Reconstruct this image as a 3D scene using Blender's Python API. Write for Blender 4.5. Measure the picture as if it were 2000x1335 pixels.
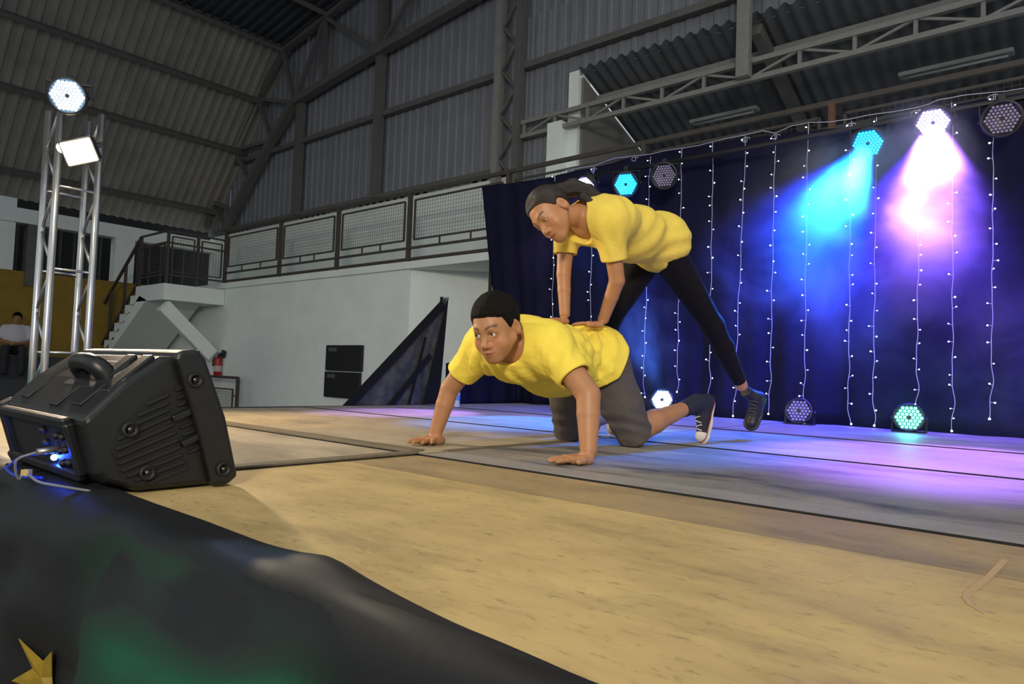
import bpy, math, random
import numpy as np
from mathutils import Vector, Matrix, Quaternion

scene = bpy.context.scene
COL = scene.collection
for _o in list(bpy.data.objects):
    bpy.data.objects.remove(_o)

# ------------------------------------------------------------------ camera
FPX, YAW, PITCH, ROLL = 1372.02, math.radians(40.735), math.radians(2.624), math.radians(2.031)
CAM_H = 0.31
_f = np.array([-math.sin(YAW) * math.cos(PITCH), math.cos(YAW) * math.cos(PITCH), math.sin(PITCH)])
_r = np.cross(_f, [0, 0, 1]); _r /= np.linalg.norm(_r)
_u = np.cross(_r, _f)
CR = _r * math.cos(ROLL) + _u * math.sin(ROLL)
CU = -_r * math.sin(ROLL) + _u * math.cos(ROLL)
CF = _f
CC = np.array([0, 0, CAM_H])
cam_data = bpy.data.cameras.new('camera')
cam_data.sensor_width = 36.0
cam_data.lens = FPX / 2000 * 36.0
cam_data.clip_start = 0.02
cam = bpy.data.objects.new('camera', cam_data)
COL.objects.link(cam)
_m = Matrix.Identity(4)
for _i in range(3):
    _m[_i][0], _m[_i][1], _m[_i][2], _m[_i][3] = CR[_i], CU[_i], -CF[_i], CC[_i]
cam.matrix_world = _m
scene.camera = cam

# ------------------------------------------------------------------ world, exposure
world = bpy.data.worlds.new('hall_ambient')
scene.world = world
world.use_nodes = True
_bg = world.node_tree.nodes['Background']
_bg.inputs[0].default_value = (0.88, 0.94, 1.0, 1)
_bg.inputs[1].default_value = 0.30
scene.view_settings.view_transform = 'Standard'
scene.view_settings.look = 'None'
scene.view_settings.gamma = 1.0
scene.view_settings.use_curve_mapping = False
scene.view_settings.exposure = 1.0
scene.cycles.volume_step_rate = 1.0
scene.cycles.volume_max_steps = 256
scene.cycles.volume_bounces = 0
scene.cycles.max_bounces = 6
scene.cycles.sample_clamp_indirect = 3.0


def lamp(name, kind, loc, energy, color, target=None, size=0.1, angle=60, blend=0.4, parent=None):
    d = bpy.data.lights.new(name, kind)
    d.energy = energy
    d.color = color
    if kind == 'SPOT':
        d.spot_size = math.radians(angle)
        d.spot_blend = blend
        d.shadow_soft_size = size
    elif kind == 'AREA':
        d.shape = 'DISK'
        d.size = size
    else:
        d.shadow_soft_size = size
    o = bpy.data.objects.new(name, d)
    COL.objects.link(o)
    o.location = loc
    if target is not None:
        o.rotation_euler = (Vector(target) - Vector(loc)).to_track_quat('-Z', 'Y').to_euler()
    return o


# the flood on the left tower (key), and the house flood hung high over the audience
FLOOD_POS = (-4.66, 1.40, 1.55)
lamp('tower_flood_light', 'SPOT', FLOOD_POS, 135, (1.0, 0.74, 0.42), (-1.2, 1.9, 0.2), 0.05, 130, 0.5)
lamp('house_flood_light', 'SPOT', (3.4, -4.8, 3.4), 1150, (1.0, 0.90, 0.74), (-2.6, 2.6, 0.5), 0.60, 75, 1.0)

# ------------------------------------------------------------------ pixel helpers (a pixel gives a direction; the plane gives the distance)
def ray(x, y):
    return CR * (x - 1000) / FPX + CU * (667.5 - y) / FPX + CF


def on_z(x, y, z=0.0):
    d = ray(x, y); return CC + d * (z - CAM_H) / d[2]


def on_y(x, y, Y):
    d = ray(x, y); return CC + d * Y / d[1]


def on_x(x, y, X):
    d = ray(x, y); return CC + d * X / d[0]


def at_d(x, y, t):
    return CC + ray(x, y) * t


def V(a):
    return Vector((float(a[0]), float(a[1]), float(a[2])))


# ------------------------------------------------------------------ materials
_mats = {}


def mat(name, color, rough=0.6, metal=0.0, var=0.0, vscale=8.0, bump=0.0, bscale=60.0, spec=0.5, emit=None, estr=0.0,
        alpha=1.0, trans=0.0, sheen=0.0, stretch=(1, 1, 1), sss=0.0, vertex=False, color2=None):
    if name in _mats:
        return _mats[name]
    m = bpy.data.materials.new(name)
    m.use_nodes = True
    nt = m.node_tree
    b = nt.nodes['Principled BSDF']
    b.inputs['Base Color'].default_value = (*color, 1)
    b.inputs['Roughness'].default_value = rough
    b.inputs['Metallic'].default_value = metal
    b.inputs['Specular IOR Level'].default_value = spec
    b.inputs['Alpha'].default_value = alpha
    b.inputs['Transmission Weight'].default_value = trans
    if sheen:
        b.inputs['Sheen Weight'].default_value = sheen
    if sss:
        b.inputs['Subsurface Weight'].default_value = sss
        b.inputs['Subsurface Radius'].default_value = (0.012, 0.005, 0.003)
    if emit:
        b.inputs['Emission Color'].default_value = (*emit, 1)
        b.inputs['Emission Strength'].default_value = estr
    tc = nt.nodes.new('ShaderNodeTexCoord')
    mp = nt.nodes.new('ShaderNodeMapping')
    mp.inputs['Scale'].default_value = stretch
    nt.links.new(tc.outputs['Object'], mp.inputs['Vector'])
    src = None
    if vertex:
        a = nt.nodes.new('ShaderNodeAttribute')
        a.attribute_name = 'tint'
        src = a.outputs['Color']
        nt.links.new(src, b.inputs['Base Color'])
    if var > 0:
        n = nt.nodes.new('ShaderNodeTexNoise')
        n.inputs['Scale'].default_value = vscale
        n.inputs['Detail'].default_value = 6
        n.inputs['Roughness'].default_value = 0.65
        nt.links.new(mp.outputs[0], n.inputs['Vector'])
        mx = nt.nodes.new('ShaderNodeMix')
        mx.data_type = 'RGBA'
        if color2 is None:
            color2 = tuple(c * (1 - var) for c in color)
        rp = nt.nodes.new('ShaderNodeValToRGB')
        rp.color_ramp.elements[0].position = 0.35
        rp.color_ramp.elements[1].position = 0.68
        nt.links.new(n.outputs['Fac'], rp.inputs[0])
        nt.links.new(rp.outputs[0], mx.inputs[0])
        if src is not None:
            ml = nt.nodes.new('ShaderNodeMix'); ml.data_type = 'RGBA'; ml.blend_type = 'MULTIPLY'
            ml.inputs[0].default_value = 1.0
            mx.inputs[6].default_value = (1 - var, 1 - var, 1 - var, 1)
            mx.inputs[7].default_value = (1, 1, 1, 1)
            nt.links.new(src, ml.inputs[6])
            nt.links.new(mx.outputs[2], ml.inputs[7])
            nt.links.new(ml.outputs[2], b.inputs['Base Color'])
        else:
            mx.inputs[6].default_value = (*color2, 1)
            mx.inputs[7].default_value = (*color, 1)
            nt.links.new(mx.outputs[2], b.inputs['Base Color'])
    if bump > 0:
        n2 = nt.nodes.new('ShaderNodeTexNoise')
        n2.inputs['Scale'].default_value = bscale
        n2.inputs['Detail'].default_value = 4
        nt.links.new(mp.outputs[0], n2.inputs['Vector'])
        bp = nt.nodes.new('ShaderNodeBump')
        bp.inputs['Strength'].default_value = bump
        bp.inputs['Distance'].default_value = 0.01
        nt.links.new(n2.outputs['Fac'], bp.inputs['Height'])
        nt.links.new(bp.outputs[0], b.inputs['Normal'])
    _mats[name] = m
    return m


def glow(name, color, strength):
    if name in _mats:
        return _mats[name]
    m = bpy.data.materials.new(name)
    m.use_nodes = True
    nt = m.node_tree
    nt.nodes.clear()
    e = nt.nodes.new('ShaderNodeEmission')
    e.inputs[0].default_value = (*color, 1)
    e.inputs[1].default_value = strength
    o = nt.nodes.new('ShaderNodeOutputMaterial')
    nt.links.new(e.outputs[0], o.inputs[0])
    _mats[name] = m
    return m


# ------------------------------------------------------------------ mesh builder
class MB:
    def __init__(self):
        self.v, self.f, self.s = [], [], []

    def add(self, vs, fs, smooth=False):
        n = len(self.v)
        self.v += [tuple(float(c) for c in p) for p in vs]
        self.f += [tuple(i + n for i in f) for f in fs]
        self.s += [smooth] * len(fs)
        return self

    def box(self, c, s, R=None):
        c = Vector(c); hx, hy, hz = s[0] / 2, s[1] / 2, s[2] / 2
        P = [Vector((x, y, z)) for z in (-hz, hz) for y in (-hy, hy) for x in (-hx, hx)]
        if R is not None:
            P = [R @ p for p in P]
        return self.add([c + p for p in P], [(0, 2, 3, 1), (4, 5, 7, 6), (0, 1, 5, 4), (2, 6, 7, 3), (0, 4, 6, 2), (1, 3, 7, 5)])

    def bar(self, a, b, w, h=None, up=(0, 0, 1)):
        a, b = Vector(a), Vector(b); h = h or w
        d = (b - a); L = d.length
        if L < 1e-6:
            return self
        d.normalize(); up = Vector(up)
        if abs(d.dot(up)) > 0.98:
            up = Vector((0, 1, 0)) if abs(d.y) < 0.9 else Vector((1, 0, 0))
        x = d.cross(up).normalized(); z = x.cross(d)
        R = Matrix((x, d, z)).transposed()
        return self.box((a + b) / 2, (w, L, h), R)

    def tube(self, pts, r, n=8, caps=True):
        pts = [Vector(p) for p in pts]
        rs = r if isinstance(r, (list, tuple)) else [r] * len(pts)
        vs, fs = [], []
        prev = None
        for i, p in enumerate(pts):
            t = (pts[min(i + 1, len(pts) - 1)] - pts[max(i - 1, 0)]).normalized()
            if prev is None:
                a = Vector((0, 0, 1)) if abs(t.z) < 0.9 else Vector((1, 0, 0))
                x = t.cross(a).normalized()
            else:
                x = (prev - t * prev.dot(t)).normalized()
            prev = x
            y = t.cross(x)
            for k in range(n):
                an = 2 * math.pi * k / n
                vs.append(p + (x * math.cos(an) + y * math.sin(an)) * rs[i])
        for i in range(len(pts) - 1):
            for k in range(n):
                fs.append((i * n + k, i * n + (k + 1) % n, (i + 1) * n + (k + 1) % n, (i + 1) * n + k))
        self.add(vs, fs, True)
        if caps:
            m = len(self.v) - len(vs)
            self.f += [tuple(m + k for k in reversed(range(n))), tuple(m + (len(pts) - 1) * n + k for k in range(n))]
            self.s += [False, False]
        return self

    def lathe(self, prof, M=None, n=24, smooth=True, caps=True):
        # prof: list of (r, z); M: 4x4
        vs, fs = [], []
        for r, z in prof:
            for k in range(n):
                an = 2 * math.pi * k / n
                p = Vector((r * math.cos(an), r * math.sin(an), z))
                vs.append(M @ p if M else p)
        for i in range(len(prof) - 1):
            for k in range(n):
                fs.append((i * n + k, i * n + (k + 1) % n, (i + 1) * n + (k + 1) % n, (i + 1) * n + k))
        self.add(vs, fs, smooth)
        m = len(self.v) - len(vs)
        if caps and prof[0][0] > 1e-5:
            self.f.append(tuple(m + k for k in reversed(range(n)))); self.s.append(False)
        if caps and prof[-1][0] > 1e-5:
            self.f.append(tuple(m + (len(prof) - 1) * n + k for k in range(n))); self.s.append(False)
        return self

    def prism(self, poly, M, h):
        # poly: 2d points (ccw), extruded along local z by h
        n = len(poly)
        vs = [M @ Vector((x, y, 0)) for x, y in poly] + [M @ Vector((x, y, h)) for x, y in poly]
        fs = [tuple(reversed(range(n))), tuple(range(n, 2 * n))]
        fs += [(i, (i + 1) % n, n + (i + 1) % n, n + i) for i in range(n)]
        return self.add(vs, fs)

    def grid(self, P, smooth=True, closed=False):
        nu, nv = len(P), len(P[0])
        vs = [p for row in P for p in row]
        fs = []
        for i in range(nu - 1):
            for j in range(nv - 1):
                fs.append((i * nv + j, (i + 1) * nv + j, (i + 1) * nv + j + 1, i * nv + j + 1))
        return self.add(vs, fs, smooth)

    def sphere(self, c, r, n=8, m=6, sc=(1, 1, 1)):
        c = Vector(c)
        vs, fs = [c + Vector((0, 0, r * sc[2]))], []
        for i in range(1, m):
            th = math.pi * i / m
            for k in range(n):
                ph = 2 * math.pi * k / n
                vs.append(c + Vector((r * sc[0] * math.sin(th) * math.cos(ph), r * sc[1] * math.sin(th) * math.sin(ph), r * sc[2] * math.cos(th))))
        vs.append(c - Vector((0, 0, r * sc[2])))
        for k in range(n):
            fs.append((0, 1 + k, 1 + (k + 1) % n))
        for i in range(m - 2):
            for k in range(n):
                fs.append((1 + i * n + k, 1 + (i + 1) * n + k, 1 + (i + 1) * n + (k + 1) % n, 1 + i * n + (k + 1) % n))
        L = len(vs) - 1
        for k in range(n):
            fs.append((L, 1 + (m - 2) * n + (k + 1) % n, 1 + (m - 2) * n + k))
        return self.add(vs, fs, True)

    def mesh(self, name):
        me = bpy.data.meshes.new(name)
        me.from_pydata(self.v, [], self.f)
        me.polygons.foreach_set('use_smooth', self.s)
        me.update()
        return me

    def build(self, name, m, parent=None, bevel=0.0, bseg=2):
        me = self.mesh(name)
        o = link(name, me, m, parent)
        if bevel > 0:
            md = o.modifiers.new('edge', 'BEVEL')
            md.width = bevel; md.segments = bseg; md.limit_method = 'ANGLE'; md.angle_limit = math.radians(35)
        return o


def link(name, me, m=None, parent=None):
    o = bpy.data.objects.new(name, me)
    if m is not None and not me.materials:
        me.materials.append(m)
    COL.objects.link(o)
    if parent is not None:
        o.parent = parent
        o.matrix_parent_inverse = parent_world(parent).inverted()
    return o


def parent_world(p):
    m = Matrix.LocRotScale(p.location, p.rotation_euler, p.scale)
    if p.parent:
        return parent_world(p.parent) @ p.matrix_parent_inverse @ m
    return m


def tag(o, label=None, cat=None, group=None, kind=None):
    if label: o['label'] = label
    if cat: o['category'] = cat
    if group: o['group'] = group
    if kind: o['kind'] = kind
    return o


def thing(name, loc, label, cat, group=None, rot=(0, 0, 0)):
    o = bpy.data.objects.new(name, None)
    o.empty_display_size = 0.1
    COL.objects.link(o)
    o.location = loc
    o.rotation_euler = rot
    return tag(o, label, cat, group)


def struct(name, label=None, cat=None, loc=(0, 0, 0)):
    o = bpy.data.objects.new(name, None)
    COL.objects.link(o); o.location = loc
    return tag(o, label, cat, None, 'structure')


def copy_tree(o, parent=None):
    c = o.copy(); COL.objects.link(c)
    if parent is not None:
        c.parent = parent
    for ch in list(o.children):
        copy_tree(ch, c)
    return c


def snoise(P, s, seed=0):
    """cheap smooth pseudo-noise in about [-1, 1], P (N,3)"""
    rng = np.random.RandomState(seed)
    out = np.zeros(len(P))
    for k in range(6):
        w = rng.normal(size=3) * s * (0.6 + 0.25 * k); ph = rng.rand() * 6.28
        out += np.sin(P @ w + ph) / (1 + 0.35 * k)
    return out / 3.0


# ------------------------------------------------------------------ signed-distance surfaces (bodies and clothes)
def smin(a, b, k):
    h = np.maximum(k - np.abs(a - b), 0) / k
    return np.minimum(a, b) - h * h * k * 0.25


def smax(a, b, k):
    return -smin(-a, -b, k)


class Prim:
    """fn(P) exact inside the ball (c, r); outside it a lower bound is used"""
    def __init__(self, fn, c, r):
        self.fn, self.c, self.r = fn, np.asarray(c, float), float(r)

    def __call__(self, P):
        m = np.sqrt(((P - self.c) ** 2).sum(1)) - self.r
        near = m < 0.05
        out = np.maximum(m, 0.03)
        if near.any():
            out[near] = self.fn(P[near])
        return out


def rc(a, b, ra, rb, sq=None):
    """tapered capsule; sq=(axis, factor): squash along axis (factor<1 = thinner)"""
    a, b = np.asarray(a, float), np.asarray(b, float)
    ab = b - a; L2 = ab @ ab

    def fn(P):
        t = np.clip(((P - a) @ ab) / L2, 0, 1)
        D = P - (a + t[:, None] * ab)
        r = ra + (rb - ra) * t
        if sq is None:
            return np.sqrt((D * D).sum(1)) - r
        ax = np.asarray(sq[0], float); ax = ax / np.linalg.norm(ax)
        c = D @ ax
        l = np.sqrt(np.maximum((D * D).sum(1) + c * c * (1 / sq[1] ** 2 - 1), 1e-12))
        return (l - r) * (0.5 + 0.5 * sq[1]) if sq[1] < 1 else (l - r)
    mx = max(ra, rb) * (max(1.0, sq[1]) if sq else 1.0)
    return Prim(fn, (a + b) / 2, math.sqrt(L2) / 2 + mx)


def el(c, r, R=None):
    """ellipsoid, R: rows are local axes in world"""
    c = np.asarray(c, float); r = np.asarray(r, float)

    def fn(P):
        D = P - c
        if R is not None:
            D = D @ R.T
        q = D / r
        k0 = np.sqrt((q * q).sum(1)) + 1e-9
        k1 = np.sqrt(((q / r) ** 2).sum(1)) + 1e-9
        return k0 * (k0 - 1) / k1
    return Prim(fn, c, max(r))


def rbox(c, hs, rad, R=None):
    c = np.asarray(c, float); hs = np.asarray(hs, float)

    def fn(P):
        D = P - c
        if R is not None:
            D = D @ R.T
        q = np.abs(D) - (hs - rad)
        return np.sqrt((np.maximum(q, 0) ** 2).sum(1)) + np.minimum(q.max(1), 0) - rad
    return Prim(fn, c, float(np.linalg.norm(hs)))


def union(prims, k):
    c = sum(p.c for p in prims) / len(prims)
    r = max(np.linalg.norm(p.c - c) + p.r for p in prims)

    def fn(P):
        d = prims[0](P)
        for p in prims[1:]:
            d = smin(d, p(P), k) if k > 0 else np.minimum(d, p(P))
        return d
    return Prim(fn, c, r)


def chain(pts, rads, k=0.01, sq=None):
    return union([rc(pts[i], pts[i + 1], rads[i], rads[i + 1], sq) for i in range(len(pts) - 1)], k)


def cut(a, b, k=0.004):
    """a minus b"""
    return Prim(lambda P: smax(a(P), -b(P), k), a.c, a.r)


def sdf_mesh(name, F, h, colour=None, lo=None, hi=None, relax=1):
    lo = np.asarray(lo if lo is not None else F.c - F.r - 0.03, float)
    hi = np.asarray(hi if hi is not None else F.c + F.r + 0.03, float)
    H = 4 * h
    n = np.maximum(((hi - lo) / H).astype(int) + 1, 2)
    cx = [lo[i] + (np.arange(n[i]) + 0.5) * H for i in range(3)]
    G = np.stack(np.meshgrid(*cx, indexing='ij'), -1).reshape(-1, 3)
    d = np.concatenate([F.fn(g) for g in np.array_split(G, max(1, len(G) // 400000))])
    act = np.nonzero(np.abs(d) < H * 1.75)[0]
    ijk = np.stack(np.unravel_index(act, n), 1)            # coarse cells
    N = n * 4 + 1
    off = np.stack(np.meshgrid(range(5), range(5), range(5), indexing='ij'), -1).reshape(-1, 3)
    nodes = (ijk[:, None, :] * 4 + off[None]).reshape(-1, 3)
    key = (nodes[:, 0] * N[1] + nodes[:, 1]) * N[2] + nodes[:, 2]
    uk, inv = np.unique(key, return_inverse=True)
    un = np.stack([uk // (N[1] * N[2]), (uk // N[2]) % N[1], uk % N[2]], 1)
    UP = lo + un * h
    uv = np.concatenate([F.fn(g) for g in np.array_split(UP, max(1, len(UP) // 400000))])
    Dv = uv[inv].reshape(-1, 5, 5, 5)
    base = ijk * 4
    # active fine cells
    corners = [Dv[:, i:i + 4, j:j + 4, k:k + 4] for i in (0, 1) for j in (0, 1) for k in (0, 1)]
    neg = sum((c < 0).astype(np.int8) for c in corners)
    m = (neg > 0) & (neg < 8)
    b, i, j, k = np.nonzero(m)
    cv = np.stack([c[b, i, j, k] for c in corners], 1)
    cell = base[b] + np.stack([i, j, k], 1)
    pos = np.zeros((len(b), 3)); cnt = np.zeros(len(b))
    co = np.array([(x, y, z) for x in (0, 1) for y in (0, 1) for z in (0, 1)], float)
    for p in range(8):
        for ax in (4, 2, 1):
            q = p | ax
            if q == p:
                continue
            s = (cv[:, p] < 0) != (cv[:, q] < 0)
            t = cv[:, p] / np.where(s, cv[:, p] - cv[:, q], 1)
            pos += np.where(s[:, None], co[p] + t[:, None] * (co[q] - co[p]), 0); cnt += s
    vpos = lo + (cell + pos / cnt[:, None]) * h
    M = N + 1
    ck = (cell[:, 0] * M[1] + cell[:, 1]) * M[2] + cell[:, 2]
    order = np.argsort(ck); cks = ck[order]

    def find(c):
        kk = (c[:, 0] * M[1] + c[:, 1]) * M[2] + c[:, 2]
        p = np.clip(np.searchsorted(cks, kk), 0, len(cks) - 1)
        return np.where(cks[p] == kk, order[p], -1)
    quads = []
    for ax in range(3):
        A = Dv[:, :4, :4, :4]
        sl = [slice(0, 4)] * 3; sl[ax] = slice(1, 5)
        Bv = Dv[(slice(None), *sl)]
        s = (A < 0) != (Bv < 0)
        b, i, j, k = np.nonzero(s)
        c = base[b] + np.stack([i, j, k], 1)
        flip = A[b, i, j, k] < 0
        e1 = np.zeros(3, int); e2 = np.zeros(3, int)
        e1[(ax + 1) % 3] = 1; e2[(ax + 2) % 3] = 1
        q = np.stack([find(c), find(c - e1), find(c - e1 - e2), find(c - e2)], 1)
        ok = (q >= 0).all(1)
        q, flip = q[ok], flip[ok]
        q[~flip] = q[~flip][:, ::-1]
        quads.append(q)
    Q = np.concatenate(quads)
    for _ in range(relax):
        acc = np.zeros_like(vpos); ct = np.zeros(len(vpos))
        for a_ in range(4):
            for nb in (1, 3):
                np.add.at(acc, Q[:, a_], vpos[Q[:, (a_ + nb) % 4]]); np.add.at(ct, Q[:, a_], 1)
        w = ct > 0
        vpos[w] = 0.5 * vpos[w] + 0.5 * acc[w] / ct[w][:, None]
    me = bpy.data.meshes.new(name)
    me.vertices.add(len(vpos)); me.vertices.foreach_set('co', vpos.astype(np.float32).ravel())
    me.loops.add(len(Q) * 4); me.loops.foreach_set('vertex_index', Q.astype(np.int32).ravel())
    me.polygons.add(len(Q))
    me.polygons.foreach_set('loop_start', np.arange(0, len(Q) * 4, 4, dtype=np.int32))
    me.polygons.foreach_set('use_smooth', np.ones(len(Q), bool))
    me.update(calc_edges=True)
    if colour is not None:
        c = colour(vpos)
        at = me.color_attributes.new('tint', 'FLOAT_COLOR', 'POINT')
        at.data.foreach_set('color', np.concatenate([c, np.ones((len(c), 1))], 1).astype(np.float32).ravel())
    return me


def smooth_path(pts, n=8):
    """Catmull-Rom through the points"""
    p = [Vector(q) for q in pts]
    p = [p[0] * 2 - p[1]] + p + [p[-1] * 2 - p[-2]]
    out = []
    for i in range(1, len(p) - 2):
        for k in range(n):
            t = k / n
            out.append(0.5 * ((2 * p[i]) + (p[i + 1] - p[i - 1]) * t + (2 * p[i - 1] - 5 * p[i] + 4 * p[i + 1] - p[i + 2]) * t * t + (3 * p[i] - p[i - 1] - 3 * p[i + 1] + p[i + 2]) * t ** 3))
    return out + [p[-2]]

# ================================================================== THE HALL
M_WHITE = mat('white_plaster', (0.83, 0.89, 0.855), 0.85, var=0.10, vscale=1.6, bump=0.15, bscale=40)
M_CLAD = mat('cladding_sheet', (0.20, 0.21, 0.235), 0.6, var=0.22, vscale=1.2)
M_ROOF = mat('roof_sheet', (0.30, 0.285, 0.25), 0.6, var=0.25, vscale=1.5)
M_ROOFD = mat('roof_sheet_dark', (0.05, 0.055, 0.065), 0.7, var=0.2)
M_STEEL = mat('painted_steel', (0.125, 0.122, 0.115), 0.55, var=0.2, vscale=6)
M_RAIL = mat('railing_steel', (0.07, 0.058, 0.05), 0.6, var=0.25, vscale=9)
M_RUST = mat('rusty_rail', (0.16, 0.075, 0.045), 0.7, var=0.3, vscale=14)
M_CONC = mat('hall_concrete', (0.16, 0.16, 0.155), 0.8, var=0.25, vscale=2)
M_TIER = mat('tier_concrete', (0.055, 0.06, 0.065), 0.85, var=0.2, vscale=3)
M_YELLOW = mat('yellow_paint', (0.30, 0.19, 0.02), 0.75, var=0.2, vscale=3)
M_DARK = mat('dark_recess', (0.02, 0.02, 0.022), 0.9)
M_AWN = mat('awning_sheet', (0.10, 0.105, 0.12), 0.5, var=0.25, vscale=3)
M_LIGHTSTEEL = mat('pale_steel', (0.24, 0.235, 0.22), 0.55, var=0.15, vscale=9)

FLOOR_Z = -1.10
WALL_Y = 7.19
GABLE_Y = 8.40
SLAB_Z = 2.02

o = MB().box((-8, 0.2, FLOOR_Z - 0.05), (34, 26, 0.1)).build('floor_hall', M_CONC)
tag(o, 'dark concrete floor of the hall below the stage', 'floor', kind='structure')

# ---- white wall under the walkway (it turns back at X = -8.35), walkway slab, parapet wall behind the railing
wb = MB()
wb.box((-12.85, WALL_Y + 0.1, (SLAB_Z - 0.05 + FLOOR_Z) / 2), (9.0, 0.2, SLAB_Z - 0.05 - FLOOR_Z))
wb.bar((-8.42, WALL_Y + 0.10, 0.42), (-7.25, WALL_Y + 1.2, 0.42), 0.2, 3.04)
wb.box((-2.6, GABLE_Y + 0.1, 0.4), (9.8, 0.2, 3.1))
tag(wb.build('wall_back', M_WHITE), 'white plastered wall under the walkway railing', 'wall', kind='structure')
sl = MB().box((-6.9, (WALL_Y + GABLE_Y) / 2, SLAB_Z - 0.075), (20.9, GABLE_Y - WALL_Y + 0.1, 0.11))
tag(sl.build('trim_walkway_slab', M_WHITE), 'thin white concrete walkway slab on top of the white wall', 'slab', kind='structure')
up = MB().box((-11.85, GABLE_Y + 0.1, (SLAB_Z + 3.55) / 2), (11.3, 0.2, 3.55 - SLAB_Z))
up.box((-1.5, GABLE_Y + 0.1, (SLAB_Z + 2.7) / 2), (9.4, 0.2, 2.7 - SLAB_Z))
tag(up.build('wall_back_parapet', M_WHITE), 'white parapet wall seen through the walkway railing', 'wall', kind='structure')

# ---- gable wall: ribbed sheets, each a piece of the wall
gable = struct('wall_gable', 'grey ribbed sheet cladding of the gable wall', 'wall')


def ribbed(width, height, pitch=0.20, depth=0.018, flat=0.5):
    """trapezoid ribbed sheet in local X (width) / Z (height), relief along -Y"""
    n = max(1, round(width / pitch)); p = width / n
    xs, ys = [], []
    for k in range(n):
        x0 = k * p
        xs += [x0, x0 + p * 0.55, x0 + p * 0.65, x0 + p * 0.90]
        ys += [0, 0, -depth, -depth]
    xs.append(width); ys.append(0)
    mb = MB()
    mb.grid([[(x, y, 0), (x, y, height)] for x, y in zip(xs, ys)], smooth=False)
    return mb.mesh('cladding_sheet')


SW = 1.04
_sheet = ribbed(SW + 0.015, 6.0)
_sheet.materials.append(M_CLAD)
x = -17.6
while x < -6.4:
    s = link('cladding_sheet', _sheet, None, gable); s.location = (x, GABLE_Y - 0.01 * (round(x * 7) % 2), 3.5); x += SW
_sheet2 = ribbed(SW + 0.015, 4.7)
_sheet2.materials.append(M_CLAD)
while x < 3.0:
    s = link('cladding_sheet', _sheet2, None, gable); s.location = (x, GABLE_Y - 0.01 * (round(x * 7) % 2), 4.80); x += SW
s = link('cladding_sheet', _sheet, None, gable); s.location = (-7.3, GABLE_Y - 0.005, 3.0); s.scale = (1.05, 1, 0.5)
for z0, a, b in ((5.17, -17.4, -13.42), (5.17, -13.28, -10.72), (5.17, -10.58, -7.66), (5.17, -7.15, 2.5), (3.57, -17.0, -7.7)):
    MB().box(((a + b) / 2, GABLE_Y - 0.10, z0), (b - a, 0.12, 0.10)).build('girt', M_STEEL, gable)
MB().box((-13.35, GABLE_Y - 0.16, 4.8), (0.17, 0.14, 2.5)).build('column', M_STEEL, gable)
MB().box((-10.65, GABLE_Y - 0.16, 5.75), (0.17, 0.14, 4.4)).build('column', M_STEEL, gable)

# ---- lattice column in front of the gable
lc = thing('lattice_column', (-7.4, 8.2, SLAB_Z), 'tall grey steel lattice column rising from the walkway', 'column')
MB().box((-7.55, 8.22, 5.6), (0.12, 0.13, 7.0)).build('chord', M_LIGHTSTEEL, lc)
MB().box((-7.12, 8.22, 5.6), (0.12, 0.13, 7.0)).build('chord', M_STEEL, lc)
z = 2.3
k = 0
while z < 8.6:
    a, b = (-7.5, -7.17) if k % 2 == 0 else (-7.17, -7.5)
    MB().bar((a, 8.22, z), (b, 8.22, z + 0.36), 0.035).build('lacing_bar', M_STEEL, lc)
    z += 0.36; k += 1

# ---- roof truss against the gable; every bar is a part
TY = 8.16


def tp(px, py):
    return V(on_y(px, py, TY))


truss = thing('roof_truss', (-17.2, TY, 3.6), 'dark steel roof truss standing against the grey gable wall', 'truss', 'roof trusses')


def tbar(name, a, b, w=0.12, h=0.12):
    MB().bar(a, b, w, h, up=(0, 1, 0)).build(name, M_STEEL, truss)


outer = [Vector((-17.25, TY, 3.72)), Vector((-17.0, TY, 4.25)), Vector((-15.96, TY, 5.42)), Vector((-15.02, TY, 6.45)), Vector((-14.06, TY, 7.32)),
         Vector((-12.45, TY, 7.58)), Vector((-10.6, TY, 7.9)), Vector((-8.6, TY, 8.25)), Vector((-6.0, TY, 8.7))]
inner = [Vector((-16.25, TY, 3.60)), Vector((-15.25, TY, 4.55)), Vector((-14.35, TY, 5.35)), Vector((-13.5, TY, 6.02)), Vector((-12.4, TY, 6.16)), Vector((-10.62, TY, 6.36)),
         Vector((-8.08, TY, 6.60)), Vector((-6.0, TY, 6.85))]
for a, b in zip(outer, outer[1:]):
    tbar('top_chord', a, b, 0.10, 0.12)
for a, b in zip(inner, inner[1:]):
    tbar('bottom_chord', a, b, 0.14, 0.18)
for i, j in ((1, 0), (2, 1), (2, 2), (3, 2), (3, 3), (4, 3), (5, 3), (5, 4), (5, 5), (6, 5), (7, 5), (7, 6), (8, 6)):
    tbar('web_member', outer[i], inner[j], 0.08, 0.08)
tbar('web_member', Vector((-16.95, TY, 4.3)), Vector((-16.0, TY, 4.0)), 0.08, 0.08)
t2 = copy_tree(truss)
t2.location.y = 4.35
tag(t2, 'dark steel roof truss high on the left, nearer than the gable one', 'truss', 'roof trusses')

# ---- roof
roof = struct('ceiling', 'dark ribbed roof sheets sloping over the hall', 'roof')


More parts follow.
